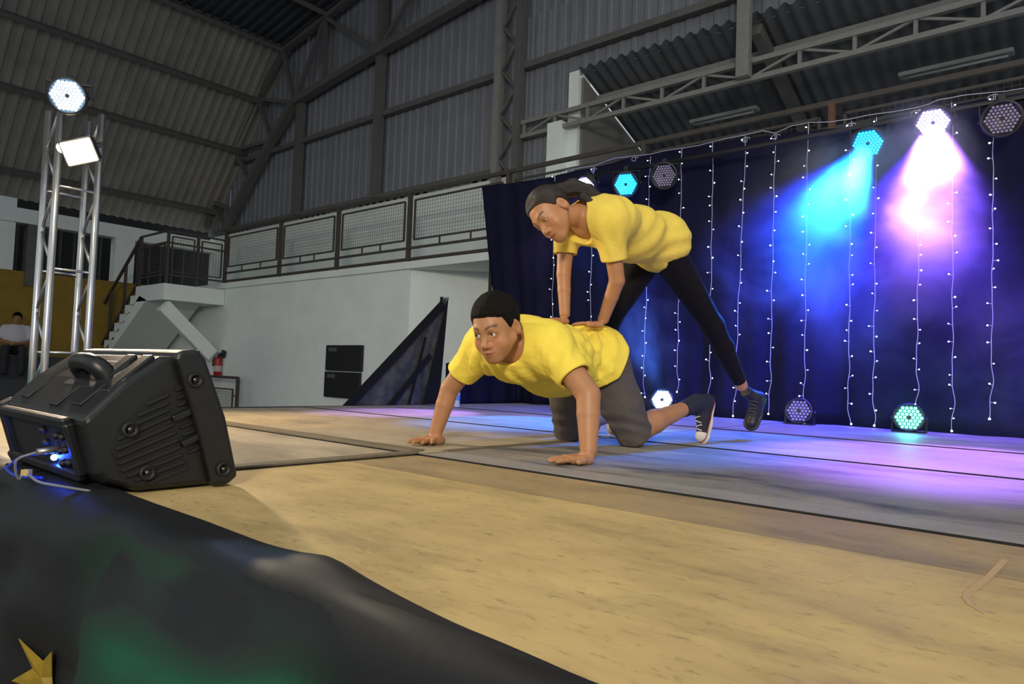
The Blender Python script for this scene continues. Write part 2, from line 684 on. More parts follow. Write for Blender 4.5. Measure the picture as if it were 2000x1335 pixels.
def roof_sheet(p0, p1, y0, w, m, depth):
    """ribs run from p0 (x,z) to p1 (x,z); sheet width along Y"""
    d = Vector((p1[0] - p0[0], 0, p1[1] - p0[1])); L = d.length; d.normalize()
    nrm = Vector((d.z, 0, -d.x))
    n = max(1, round(w / 0.20)); p = (w + 0.02) / n
    rows = []
    for k in range(n):
        for fx, hh in ((0, 0), (0.5, 0), (0.62, depth), (0.88, depth)):
            rows.append((y0 + (k + fx) * p, hh))
    rows.append((y0 + n * p, 0))
    mb = MB()
    a, b = Vector((p0[0], 0, p0[1])), Vector((p1[0], 0, p1[1]))
    mb.grid([[a + nrm * hh + Vector((0, y, 0)), b + nrm * hh + Vector((0, y, 0))] for y, hh in rows], smooth=False)
    return mb.build('roof_sheet', m, roof)


y = -3.6
while y < 8.3:
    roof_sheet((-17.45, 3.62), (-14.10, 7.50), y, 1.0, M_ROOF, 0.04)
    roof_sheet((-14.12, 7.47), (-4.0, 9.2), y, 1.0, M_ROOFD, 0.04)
    y += 1.0
for px_, pz_ in ((-16.97, 4.10), (-15.86, 5.42), (-14.98, 6.42), (-14.08, 7.38), (-12.45, 7.68), (-10.6, 7.99)):
    MB().box((px_ + 0.06, 2.3, pz_ - 0.05), (0.09, 12.0, 0.11), Matrix.Rotation(math.radians(-48), 3, 'Y')).build('purlin', M_STEEL, roof)

# ---- side wall with yellow dado, white fascia, dark openings behind, two-tier stand
sw = struct('wall_left', 'far side wall with yellow dado and white beam', 'wall')
MB().box((-18.6, 2.2, 1.4), (0.1, 14, 5.2)).build('recess_wall', M_DARK, sw)
k = 0
yy = 4.5
while yy < 8.2:
    MB().box((-18.4, yy, 2.6), (0.05, 0.05, 1.4)).build('recess_bar', M_TIER, sw); yy += 0.28
MB().box((-17.45, 2.2, 0.5), (0.2, 12.3, 3.2)).build('yellow_dado', M_YELLOW, sw)
MB().box((-17.42, 5.9, 3.25), (0.3, 5.0, 0.30)).build('beam', M_WHITE, sw)
MB().box((-17.42, 6.32, 2.6), (0.28, 0.42, 1.0)).build('pillar', M_WHITE, sw)
MB().box((-17.42, 4.55, 2.6), (0.28, 0.28, 1.6)).build('pillar', M_STEEL, sw)
MB().box((-17.44, 1.4, 2.85), (0.2, 5.6, 1.5)).build('infill_wall', M_WHITE, sw)
st = thing('spectator_stand', (-16.5, 3.3, FLOOR_Z), 'dark two-step spectator stand along the side wall', 'stand')
MB().box((-16.93, 3.2, (0.33 + FLOOR_Z) / 2), (0.78, 4.6, 0.33 - FLOOR_Z)).build('tier', M_TIER, st)
MB().box((-16.15, 3.2, (-0.12 + FLOOR_Z) / 2), (0.8, 4.6, -0.12 - FLOOR_Z)).build('tier', M_TIER, st)
MB().box((-15.5, 3.2, (-0.55 + FLOOR_Z) / 2), (0.5, 4.6, -0.55 - FLOOR_Z)).build('tier', M_TIER, st)

# ---- stair with landing
stair = thing('stair', (-15.0, 6.5, FLOOR_Z), 'white concrete stair and landing against the white wall', 'staircase')
LZ = 1.86
LX = -15.55
MB().box(((-14.2 + LX) / 2, (5.94 + WALL_Y - 0.01) / 2, LZ - 0.16), (-14.2 - LX, WALL_Y - 5.95, 0.32)).build('landing', M_WHITE, stair)
MB().bar((-14.32, 5.99, 1.42), (-14.32, 7.02, 0.48), 0.20, 0.26).build('strut', M_WHITE, stair)
for k in range(6):
    zt = LZ - (k + 1) * 0.185
    xx = LX - k * 0.26
    MB().box((xx - 0.13, (5.94 + 7.05) / 2, zt - 0.09), (0.26, 1.11, 0.18)).build('step', M_WHITE, stair)
_so = MB()
_so.add([(LX + 0.55, 5.94, LZ - 0.30), (LX - 1.6, 5.94, LZ - 1.62), (LX - 1.6, 7.05, LZ - 1.62), (LX + 0.55, 7.05, LZ - 0.30),
         (LX + 0.2, 5.94, LZ - 0.2), (LX - 1.6, 5.94, LZ - 1.40), (LX - 1.6, 7.05, LZ - 1.40), (LX + 0.2, 7.05, LZ - 0.2)],
        [(0, 1, 2, 3), (4, 7, 6, 5), (0, 4, 5, 1), (3, 2, 6, 7), (0, 3, 7, 4), (1, 5, 6, 2)])
_so.build('flight_slab', M_WHITE, stair)

# ---- railings: posts, rails and framed wire mesh
def mesh_panel(rl, a, b, z0, z1, pitch=0.055, wr=0.0016):
    """framed wire mesh between a and b (xy), from z0 to z1"""
    a, b = Vector((*a, 0)), Vector((*b, 0))
    fr = MB()
    for p, q in (((a, z0), (b, z0)), ((a, z1), (b, z1)), ((a, z0), (a, z1)), ((b, z0), (b, z1))):
        fr.bar(p[0] + Vector((0, 0, p[1])), q[0] + Vector((0, 0, q[1])), 0.026)
    f = fr.build('mesh_frame', M_RAIL, rl)
    w = MB()
    L = (b - a).length
    n = int(L / pitch)
    for k in range(1, n):
        p = a.lerp(b, k / n); w.bar(p + Vector((0, 0, z0)), p + Vector((0, 0, z1)), wr * 2)
    n = int((z1 - z0) / pitch)
    for k in range(1, n):
        zz = z0 + (z1 - z0) * k / n; w.bar(a + Vector((0, 0, zz)), b + Vector((0, 0, zz)), wr * 2)
    wo = w.build('wire_mesh', M_RAIL, f)
    tag(wo, kind='stuff')


rl = thing('walkway_railing', (-14.25, WALL_Y, SLAB_Z), 'long brown steel railing with wire mesh panels along the upper walkway', 'railing')
RT = 3.10
posts = [-14.25, -12.13, -10.28, -8.40, -6.35, -4.23, -2.12, -0.1, 1.9]
MB().bar((posts[0], WALL_Y, RT), (posts[-1], WALL_Y, RT), 0.05).build('top_rail', M_RAIL, rl)
MB().bar((posts[0], WALL_Y, SLAB_Z + 0.20), (posts[-1], WALL_Y, SLAB_Z + 0.20), 0.035).build('bottom_rail', M_RAIL, rl)
MB().bar((posts[0], WALL_Y - 0.02, SLAB_Z + 0.02), (posts[-1], WALL_Y - 0.02, SLAB_Z + 0.02), 0.05, 0.04).build('kerb_rail', M_RAIL, rl)
for i, px_ in enumerate(posts):
    m_ = M_RUST if i == 6 else M_RAIL
    MB().bar((px_, WALL_Y, SLAB_Z), (px_, WALL_Y, RT), 0.06, 0.06).build('post', m_, rl)
for a, b in zip(posts, posts[1:]):
    mesh_panel(rl, (a + 0.12, WALL_Y), (b - 0.12, WALL_Y), SLAB_Z + 0.33, RT - 0.13)
    for px_ in (a + 0.7, b - 0.7):
        MB().bar((px_, WALL_Y, SLAB_Z + 0.20), (px_, WALL_Y, SLAB_Z + 0.33), 0.02).build('spacer', M_RAIL, rl)

lr = thing('landing_railing', (-14.25, 5.98, LZ), 'brown steel railing around the stair landing and down its flight', 'railing')
for p in ((-14.25, 6.0), (-14.25, 6.6), (-15.5, 5.98)):
    MB().bar((*p, LZ), (*p, LZ + 1.05), 0.05).build('post', M_RAIL, lr)
for zz in (1.05, 0.82, 0.18):
    MB().bar((-14.25, 6.0, LZ + zz), (-14.25, 7.15, LZ + zz), 0.035).build('rail', M_RAIL, lr)
    MB().bar((-14.25, 5.98, LZ + zz), (-15.5, 5.98, LZ + zz), 0.035).build('rail', M_RAIL, lr)
mesh_panel(lr, (-14.25, 6.08), (-14.25, 6.52), LZ + 0.25, LZ + 0.95)
mesh_panel(lr, (-14.25, 6.68), (-14.25, 7.1), LZ + 0.25, LZ + 0.95)
for zz in (1.05, 0.12):
    MB().bar((-15.5, 5.98, LZ + zz), (-17.6, 5.98, LZ + zz - 1.5), 0.05).build('stair_rail', M_RAIL, lr)
for t_ in (0.35, 0.7, 1.0):
    MB().bar((-15.5 - 2.1 * t_, 5.98, LZ - 1.5 * t_ + 0.0), (-15.5 - 2.1 * t_, 5.98, LZ + 1.05 - 1.5 * t_), 0.05).build('post', M_RAIL, lr)
mesh_panel(lr, (-15.4, 5.98), (-14.35, 5.98), LZ + 0.25, LZ + 0.8)

gr = thing('floor_railing', (-13.4, 6.75, FLOOR_Z), 'low brown steel railing below the fire extinguisher', 'railing')
for px_ in (-12.92, -14.3):
    MB().bar((px_, 6.9, FLOOR_Z), (px_, 6.9, 0.05), 0.055).build('post', M_RAIL, gr)
MB().bar((-12.92, 6.9, 0.05), (-15.6, 6.9, 0.05), 0.05).build('top_rail', M_RAIL, gr)
mesh_panel(gr, (-13.1, 6.9), (-15.4, 6.9), -0.95, -0.18)
MB().bar((-12.92, 6.9, -0.30), (-13.1, 6.9, -0.30), 0.025).build('spacer', M_RAIL, gr)

# ---- fire extinguisher hung on the white wall
ex = thing('fire_extinguisher', (-14.15, 7.10, 0.05), 'red fire extinguisher with black hose on the white wall', 'extinguisher')
M_RED = mat('extinguisher_red', (0.35, 0.015, 0.015), 0.35, var=0.15)
M_BLACK = mat('black_plastic', (0.012, 0.012, 0.013), 0.5)
_T = Matrix.Translation((-14.15, 7.10, 0.05))
cyl = MB().lathe([(0.0, 0.0), (0.07, 0.0), (0.08, 0.015), (0.08, 0.34), (0.072, 0.375), (0.045, 0.41), (0.025, 0.42), (0.0, 0.42)], _T, 16).build('cylinder', M_RED, ex)
MB().lathe([(0.081, 0.10), (0.081, 0.22)], _T, 16, caps=False).build('label_band', mat('paper_label', (0.45, 0.40, 0.38), 0.7), cyl)
MB().lathe([(0.0, 0.42), (0.028, 0.42), (0.028, 0.46), (0.0, 0.46)], _T, 10).build('valve', M_BLACK, ex)
MB().bar((-14.15, 7.10, 0.46), (-14.05, 7.08, 0.53), 0.03).bar((-14.15, 7.10, 0.455), (-14.04, 7.08, 0.47), 0.025).build('handle', M_BLACK, ex)
MB().tube([(-14.17, 7.09, 0.44), (-14.24, 7.06, 0.44), (-14.27, 7.05, 0.36), (-14.22, 7.03, 0.26)], 0.014).build('hose', M_BLACK, ex)
MB().box((-14.03, 7.14, 0.52), (0.10, 0.05, 0.14), Matrix.Rotation(0.35, 3, 'Y')).build('wall_bracket', M_BLACK, ex)

# ---- two black panels on the wall
M_PANEL = mat('black_panel', (0.010, 0.010, 0.012), 0.6, var=0.3, vscale=12)
M_PRINT = mat('grey_print', (0.10, 0.10, 0.10), 0.7)
for (x0, x1, z0, z1, lab) in ((-10.40, -9.40, 0.265, 0.70, 'upper of two black boards fixed to the white wall'),
                              (-10.41, -9.43, -0.19, 0.245, 'lower of two black boards fixed to the white wall')):
    bd = thing('black_board', ((x0 + x1) / 2, WALL_Y, z0), lab, 'board', 'black boards on the white wall')
    MB().box(((x0 + x1) / 2, WALL_Y - 0.03, (z0 + z1) / 2), (x1 - x0, 0.05, z1 - z0)).build('panel', M_PANEL, bd, bevel=0.006)
    lg = MB()
    xx = x0 + 0.08
    for w_ in (0.03, 0.05, 0.04, 0.05, 0.02):
        lg.box((xx + w_ / 2, WALL_Y - 0.0565, z1 - 0.075), (w_, 0.002, 0.06 if w_ > 0.02 else 0.09)); xx += w_ + 0.01
    lg.build('printed_mark', M_PRINT, bd)

# ---- lean-to bay seen above the backdrop: opening, sheet roof, lattice beam, post, lamps
wr_ = MB()
wr_.box((-6.15, 8.5, 4.15), (0.18, 0.3, 1.45))
wr_.box((-6.36, 8.30, 3.05), (0.26, 0.25, 2.1))
tag(wr_.build('trim_pillar', M_WHITE), 'white plastered pillar beside the open bay', 'pillar', kind='structure')
_bw = MB()
_bw.add([(-6.02, 8.42, 2.0), (-6.02, 12.6, 2.0), (-6.02, 12.6, 3.15), (-6.02, 8.42, 4.78), (-6.12, 8.42, 2.0), (-6.12, 12.6, 2.0), (-6.12, 12.6, 3.15), (-6.12, 8.42, 4.78)],
        [(0, 1, 2, 3), (4, 7, 6, 5), (0, 3, 7, 4), (1, 5, 6, 2), (3, 2, 6, 7), (0, 4, 5, 1)])
tag(_bw.build('wall_bay_side', mat('grey_render', (0.20, 0.195, 0.18), 0.85, var=0.15)), 'grey rendered side wall of the open bay', 'wall', kind='structure')
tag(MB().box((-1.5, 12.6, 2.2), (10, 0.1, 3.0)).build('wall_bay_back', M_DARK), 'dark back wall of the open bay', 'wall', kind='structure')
awn = struct('roof_bay', 'ribbed lean-to roof sheets of the open bay', 'roof')
ax = -6.0
while ax < 3.0:
    W = 1.05
    n = 6
    rows = []
    for k in range(n * 4 + 1):
        xx = ax + k * W / (n * 4)
        rows.append((xx, 0.035 * math.sin(2 * math.pi * k / 4.0 + 0.6)))
    mb = MB().grid([[Vector((xx, 8.25, 4.84 + hh)), Vector((xx, 12.6, 3.10 + hh))] for xx, hh in rows], smooth=True)
    so = mb.build('roof_sheet', M_AWN, awn)
    ax += W
for yy, m_ in ((8.75, M_LIGHTSTEEL), (10.3, M_STEEL), (11.8, M_STEEL)):
    zz = 4.84 - (yy - 8.25) * 0.4 - 0.1
    MB().box((-1.5, yy, zz), (9.0, 0.06, 0.09)).build('batten', m_, awn)
for xx in (-3.35, 0.2):
    MB().bar((xx, 8.3, 4.66), (xx, 12.5, 2.98), 0.12, 0.16).build('rafter', M_STEEL, awn)
lb = thing('lattice_beam', (-7.1, 8.32, 4.0), 'long pale steel lattice beam crossing the open bay', 'beam')
BY = 8.24
MB().box((-2.5, BY, 4.02), (9.1, 0.07, 0.06)).build('bottom_chord', M_LIGHTSTEEL, lb)
MB().box((-2.5, BY, 4.24), (9.1, 0.07, 0.06)).build('top_chord', M_LIGHTSTEEL, lb)
xx = -7.0
k = 0
while xx < 1.9:
    MB().bar((xx, BY, 4.04), (xx, BY, 4.22), 0.04).build('upright', M_LIGHTSTEEL, lb)
    if k % 2 == 0:
        MB().bar((xx + 0.03, BY, 4.04), (xx + 0.57, BY, 4.22), 0.03).build('diagonal', M_LIGHTSTEEL, lb)
    else:
        MB().bar((xx + 0.03, BY, 4.22), (xx + 0.57, BY, 4.04), 0.03).build('diagonal', M_LIGHTSTEEL, lb)
    xx += 0.6; k += 1
tag(MB().box((-3.44, BY - 0.10, 5.05), (0.16, 0.10, 2.05)).build('hanger_post', M_LIGHTSTEEL, bevel=0.004), 'pale square steel post hanging down to the lattice beam', 'post')
for (xa, xb, lab) in ((-4.75, -3.75, 'unlit fluorescent batten lamp above the unlit lamp on the curtain'), (-2.0, -0.85, 'unlit fluorescent batten lamp at the upper right')):
    fx = thing('fluorescent_lamp', ((xa + xb) / 2, 9.4, 4.1), lab, 'lamp', 'fluorescent lamps in the open bay')
    zz = 4.05
    MB().box(((xa + xb) / 2, 9.4, zz + 0.06), (xb - xa, 0.14, 0.05)).build('body', mat('lamp_white', (0.30, 0.31, 0.29), 0.5), fx, bevel=0.006)
    MB().tube([(xa + 0.05, 9.38, zz + 0.015), (xb - 0.05, 9.38, zz + 0.015)], 0.018).build('lamp_tube', mat('lamp_glass', (0.35, 0.36, 0.36), 0.25), fx)

# ================================================================== THE STAGE
def floor_material(name, c1, c2, stain, stain_amt, purple=False):
    m = bpy.data.materials.new(name)
    m.use_nodes = True
    nt = m.node_tree
    b = nt.nodes['Principled BSDF']
    b.inputs['Roughness'].default_value = 0.42
    b.inputs['Specular IOR Level'].default_value = 0.30
    tc = nt.nodes.new('ShaderNodeTexCoord')

    def noise(scale, st, det=6, rough=0.6):
        mp = nt.nodes.new('ShaderNodeMapping'); mp.inputs['Scale'].default_value = st
        nt.links.new(tc.outputs['Object'], mp.inputs['Vector'])
        n = nt.nodes.new('ShaderNodeTexNoise')
        n.inputs['Scale'].default_value = scale; n.inputs['Detail'].default_value = det; n.inputs['Roughness'].default_value = rough
        nt.links.new(mp.outputs[0], n.inputs['Vector'])
        return n.outputs['Fac']

    def ramp(x, a, bb):
        r = nt.nodes.new('ShaderNodeMapRange'); r.inputs[1].default_value = a; r.inputs[2].default_value = bb
        nt.links.new(x, r.inputs[0]); return r.outputs[0]

    def mix(f, a, bb, mode='MIX'):
        x = nt.nodes.new('ShaderNodeMix'); x.data_type = 'RGBA'; x.blend_type = mode
        if isinstance(f, float): x.inputs[0].default_value = f
        else: nt.links.new(f, x.inputs[0])
        for s, i in ((a, 6), (bb, 7)):
            if isinstance(s, tuple): x.inputs[i].default_value = (*s, 1)
            else: nt.links.new(s, x.inputs[i])
        return x.outputs[2]
    grain = noise(6, (1.0, 4.0, 1.0), 8, 0.62)
    c = mix(ramp(grain, 0.25, 0.75), tuple((a_ + b_) / 2 for a_, b_ in zip(c1, c2)), c1)
    blot = noise(2.6, (1, 1.6, 1), 5, 0.6)
    c = mix(ramp(blot, 0.42, 0.72), c, tuple(v * 1.22 for v in c1))
    fine = noise(26, (0.8, 2.0, 1), 6, 0.75)
    c = mix(ramp(fine, 0.56, 0.74), c, tuple(v * 0.62 for v in c2))
    st_ = noise(1.9, (0.8, 2.4, 1), 7, 0.68)
    k = nt.nodes.new('ShaderNodeMath'); k.operation = 'MULTIPLY'; k.inputs[1].default_value = stain_amt
    nt.links.new(ramp(st_, 0.50, 0.68), k.inputs[0])
    c = mix(k.outputs[0], c, stain)
    spot = noise(12, (0.7, 2.6, 1), 6, 0.7)
    k2 = nt.nodes.new('ShaderNodeMath'); k2.operation = 'MULTIPLY'; k2.inputs[1].default_value = 0.5
    nt.links.new(ramp(spot, 0.60, 0.76), k2.inputs[0])
    c = mix(k2.outputs[0], c, stain)
    nt.links.new(c, b.inputs['Base Color'])
    rr = nt.nodes.new('ShaderNodeMapRange'); rr.inputs[3].default_value = 0.42; rr.inputs[4].default_value = 0.70
    nt.links.new(blot, rr.inputs[0]); nt.links.new(rr.outputs[0], b.inputs['Roughness'])
    bp = nt.nodes.new('ShaderNodeBump'); bp.inputs['Strength'].default_value = 0.25; bp.inputs['Distance'].default_value = 0.003
    nt.links.new(grain, bp.inputs['Height']); nt.links.new(bp.outputs[0], b.inputs['Normal'])
    return m


M_PLY = [floor_material('plywood_tan', (0.50, 0.365, 0.155), (0.34, 0.24, 0.10), (0.10, 0.08, 0.05), 0.40),
         floor_material('plywood_brown', (0.33, 0.24, 0.12), (0.23, 0.165, 0.085), (0.08, 0.065, 0.045), 0.45),
         floor_material('plywood_grey', (0.36, 0.30, 0.205), (0.27, 0.225, 0.155), (0.08, 0.07, 0.06), 0.45),
         floor_material('plywood_smudged', (0.235, 0.215, 0.18), (0.16, 0.15, 0.13), (0.035, 0.034, 0.034), 0.95),
         floor_material('plywood_pale', (0.27, 0.25, 0.225), (0.21, 0.195, 0.175), (0.09, 0.085, 0.08), 0.3)]
M_SEAM = mat('stage_under', (0.012, 0.011, 0.010), 0.9)

STX0, STX1, STY0, STY1 = -4.75, 2.4, 0.60, 5.90
deck = struct('floor_stage', 'worn plywood stage deck of large panels', 'stage')
MB().box(((STX0 + STX1) / 2, (STY0 + STY1) / 2, -0.05), (STX1 - STX0, STY1 - STY0, 0.06)).build('under_deck', M_SEAM, deck)
leg_mb = MB()
for px_ in (STX0 + 0.08, -1.97, 0.4, STX1 - 0.1):
    for py_ in (STY0 + 0.15, 2.4, 4.1, STY1 - 0.1):
        MB().box((px_, py_, (FLOOR_Z - 0.08) / 2), (0.08, 0.08, -FLOOR_Z - 0.08)).build('leg', M_STEEL, deck)
XS = [STX0, -1.97, 0.95, STX1]
rows = [(STY0, 1.455, (2, 0, 0), 0.0015), (1.455, 1.785, (2, 1, 1), 0.014), (1.785, 1.935, (2, 4, 4), 0.0015), (1.935, 3.09, (2, 3, 3), 0.016), (3.09, 4.32, (2, 4, 4), 0.020), (4.32, STY1, (2, 2, 2), 0.0)]
for (y0, y1, ms, gap), hz_ in zip(rows, (-0.003, -0.003, 0.001, 0.001, 0.005, 0.009)):
    for i in range(3):
        x0, x1 = XS[i], XS[i + 1]
        g = 0.010 if i < 2 else 0
        p = MB().box(((x0 + x1 - g) / 2, (y0 + y1 - gap) / 2, -0.009 + hz_), (x1 - x0 - g, y1 - y0 - gap, 0.018)).build('plywood_panel', M_PLY[ms[i]], deck)
        p.data.materials.append(M_SEAM)
        for fi, f_ in enumerate(p.data.polygons):
            f_.material_index = 0 if fi == 1 else 1
M_STRIP = mat('strip_wood', (0.17, 0.135, 0.085), 0.6, var=0.35, vscale=5, stretch=(1, 6, 1))
# flat battens nailed along the joints left of the crossing
MB().box(((STX0 - 2.02) / 2, 1.83, 0.004), (2.70, 0.075, 0.008)).build('batten', M_STRIP, deck, bevel=0.002)
MB().box((-2.005, (1.03 + 1.785) / 2, 0.004), (0.055, 0.76, 0.008)).build('batten', M_STRIP, deck, bevel=0.002)
MB().box((-1.985, 2.5, 0.003), (0.035, 1.15, 0.006)).build('batten', M_STRIP, deck, bevel=0.002)
# dark edging at the far-left side of the deck
MB().box((STX0 - 0.02, (STY0 + STY1) / 2, -0.03), (0.06, STY1 - STY0, 0.07)).build('edge_trim', M_SEAM, deck)

# faint tan tape mark on the front panels
_tm = MB()
_tp = [V(on_z(px, py)) + Vector((0, 0, 0.0)) for px, py in ((1963, 1090), (1932, 1122), (1893, 1152), (1886, 1163), (1896, 1176), (1930, 1196))]
for a_, b_ in zip(_tp, _tp[1:]):
    _tm.bar(a_ + Vector((0, 0, -0.0022)), b_ + Vector((0, 0, -0.0022)), 0.011, 0.001)
_tm.build('tape_mark', mat('tan_mark', (0.45, 0.30, 0.16), 0.7), deck)

# ---- black cloth over the front edge, hanging down to the hall floor
M_CLOTH = mat('black_cloth', (0.0075, 0.0085, 0.0095), 0.62, var=0.2, vscale=5, spec=0.35, bump=0.05, bscale=300)


def interp(x, xs, ys):
    return float(np.interp(x, xs, ys))


ex_ = [-3.2, -2.45, -2.25, -2.13, -2.0, -1.85, -1.66, -1.35, -1.09, -0.95, -0.91, -0.76, -0.59, -0.41, 0.0, 2.4]
ey_ = [0.64, 0.63, 0.66, 0.70, 0.69, 0.675, 0.668, 0.668, 0.659, 0.655, 0.668, 0.646, 0.618, 0.602, 0.60, 0.61]
P = []
NU = 230
for i in range(NU + 1):
    xx = -4.9 + 7.0 * i / NU
    ye = interp(xx, ex_, ey_)
    row = []
    lift = 0.018 * math.exp(-((xx + 0.92) / 0.10) ** 2) + 0.010 * math.exp(-((xx + 1.9) / 0.2) ** 2)
    w1 = math.sin(xx * 9.0 + 0.7) * 0.5 + math.sin(xx * 17.3 + 2) * 0.3
    for j in range(34):
        t = j / 33
        if t < 0.2:
            s = t / 0.2
            yy = ye + (STY0 - 0.012 - ye) * s
            zz = 0.006 + lift * math.sin(math.pi * min(1, s * 1.1 + 0.05)) + 0.004 * math.sin(xx * 23 + s * 5) * s + 0.003
            if s < 0.05: zz = 0.004
        else:
            s = (t - 0.2) / 0.8
            zz = 0.006 - 1.09 * s ** 1.1
            amp = 0.012 + 0.055 * min(1, s * 2.0)
            # diagonal folds falling away from the edge
            ph = xx * 7.5 + s * 5.5
            yy = STY0 - 0.014 - 0.045 * min(1, s * 6) - 0.03 * s + amp * (0.55 * math.sin(ph) + 0.35 * math.sin(ph * 2.3 + 1.3 + w1)) - 0.02 + 0.011 * math.sin(xx * 6 + s * 34 + w1)
            yy = min(yy, STY0 - 0.012)
        row.append(Vector((xx, yy, zz)))
    P.append(row)
cl = MB().grid(P).build('stage_skirt', M_CLOTH)
sd = cl.modifiers.new('thickness', 'SOLIDIFY'); sd.thickness = 0.003; sd.offset = 1
tag(cl, 'black cloth draped over the front edge of the stage, lit green below', 'cloth')


def skirt_y(xx, zz):
    s = ((0.006 - zz) / 1.09) ** (1 / 1.1)
    amp = 0.012 + 0.055 * min(1, s * 2.0)
    w1 = math.sin(xx * 9.0 + 0.7) * 0.5 + math.sin(xx * 17.3 + 2) * 0.3
    ph = xx * 7.5 + s * 5.5
    yy = STY0 - 0.014 - 0.045 * min(1, s * 6) - 0.03 * s + amp * (0.55 * math.sin(ph) + 0.35 * math.sin(ph * 2.3 + 1.3 + w1)) - 0.02 + 0.011 * math.sin(xx * 6 + s * 34 + w1)
    return min(yy, STY0 - 0.012)


# gold foil stars pinned to the cloth: thin, following its folds
M_GOLD = mat('gold_foil', (0.42, 0.28, 0.03), 0.35, metal=0.4, var=0.25, vscale=30)


def star(cx, cz, r1, r2, rot, label):
    vs = []
    c = Vector((cx, skirt_y(cx, cz) - 0.012, cz))
    pts = []
    for k in range(10):
        a = rot + math.pi * k / 5
        r = r1 if k % 2 == 0 else r2
        xx, zz = cx + r * math.cos(a), cz + r * math.sin(a)
        pts.append(Vector((xx, skirt_y(xx, zz) - 0.010, zz)))
    mb = MB()
    f = [c] + pts
    bk = [p + Vector((0, 0.002, 0)) for p in f]
    n = 11
    fs = [(0, 1 + (k + 1) % 10, 1 + k) for k in range(10)] + [(n, n + 1 + k, n + 1 + (k + 1) % 10) for k in range(10)]
    fs += [(1 + k, 1 + (k + 1) % 10, n + 1 + (k + 1) % 10, n + 1 + k) for k in range(10)]
    mb.add(f + bk, fs)
    tag(mb.build('foil_star', M_GOLD), label, 'star', 'foil stars on the stage cloth')


star(-1.80, -0.395, 0.095, 0.036, 2.15, 'gold foil star pinned low on the black stage cloth')
star(-2.19, -0.27, 0.085, 0.034, 0.35, 'gold foil star at the far end of the black stage cloth, only a tip showing')

# ---- backdrop frame and curtain
fr = thing('backdrop_frame', (-5.4, 5.78, FLOOR_Z), 'dark pipe frame carrying the black backdrop curtain', 'frame')
M_PIPE = mat('black_pipe', (0.02, 0.02, 0.022), 0.5, metal=0.3)
for px_ in (-5.35, -2.6, 0.2, 2.0):
    MB().tube([(px_, 5.80, FLOOR_Z if px_ < STX0 else 0.0), (px_, 5.80, 2.32)], 0.02).build('upright', M_PIPE, fr)
MB().tube([(-5.40, 5.80, 2.38), (-4.66, 5.80, 2.33), (-3.26, 5.80, 2.37), (-2.17, 5.80, 2.32), (-1.54, 5.80, 2.28), (2.05, 5.80, 2.27)], 0.02).build('top_pipe', M_PIPE, fr)
MB().tube([(-4.3, 5.48, 2.22), (0.9, 5.48, 2.20)], 0.022).build('lamp_bar', M_PIPE, fr)
for px_ in (-4.0, -2.6, 0.2):
    MB().tube([(px_, 5.48, 2.21), (px_, 5.80, 2.26)], 0.014).build('bar_arm', M_PIPE, fr)
M_CURT = mat('navy_curtain_lamp_tint', (0.0085, 0.0085, 0.0280), 0.85, var=0.35, vscale=2.5, spec=0.12, bump=0.06, bscale=200)  # navy-black cloth; blue raised in its colour to stand for lamp bounce
P = []
NX = 300
tx = [-5.44, -4.66, -3.26, -2.17, -1.54, -0.87, -0.46, 2.0]
tz = [2.42, 2.37, 2.41, 2.36, 2.31, 2.32, 2.31, 2.31]
for i in range(NX + 1):
    u = i / NX
    row = []
    for j in range(25):
        v = j / 24
        x0 = -5.44 + (2.0 + 5.44) * u
        # the free left edge swings in below the top
        xx = x0 + (0.24 * min(1, v * 1.7) + 0.10 * v) * max(0, 1 - u / 0.16)
        zt = interp(x0, tx, tz)
        zz = zt + (0.004 - zt) * v
        amp = 0.010 + 0.022 * v
        yy = 5.70 + amp * (math.sin(x0 * 11 + 0.4 * math.sin(v * 3)) + 0.6 * math.sin(x0 * 23.7 + 1.2 + v)) + 0.012 * math.sin(v * 5 + x0 * 3)
        row.append(Vector((xx, yy, zz)))
    P.append(row)
cu = MB().grid(P).build('backdrop_curtain', M_CURT)
sd = cu.modifiers.new('thickness', 'SOLIDIFY'); sd.thickness = 0.004
tag(cu, 'tall navy black curtain, tinted for blue lamp light, hung across the back of the stage', 'curtain')

# ---- dark triangular wing cloth and low side cloth on the left edge of the deck
wg = thing('side_wing', (-4.80, 4.5, 0), 'black triangular cloth wing with greyish middle beside the white wall', 'cloth')
M_WING = mat('lit_through_grey_cloth', (0.085, 0.088, 0.080), 0.9, var=0.55, vscale=9, spec=0.2, color2=(0.030, 0.032, 0.030))  # opaque mottled grey; light through the thin cloth is put into its colour
M_HEM = mat('black_hem', (0.010, 0.010, 0.010), 0.9, spec=0.15)
A, B, D = Vector((-4.80, 3.46, -0.02)), Vector((-4.80, 4.60, 1.02)), Vector((-4.80, 4.53, -0.02))
P = []
for i in range(25):
    v = i / 24
    l, r = A.lerp(B, v), D.lerp(B, v)
    P.append([l.lerp(r, j / 16) + Vector((0.018 * math.sin(j * 1.3 + v * 3) * (1 - v), 0, 0)) for j in range(17)])
w_ = MB().grid(P).build('cloth_panel', M_WING, wg)
sd = w_.modifiers.new('thickness', 'SOLIDIFY'); sd.thickness = 0.004
MB().bar(A + Vector((0.025, 0.03, 0)), A.lerp(B, 0.93) + Vector((0.025, 0.02, 0)), 0.012, 0.075).build('hem', M_HEM, wg)
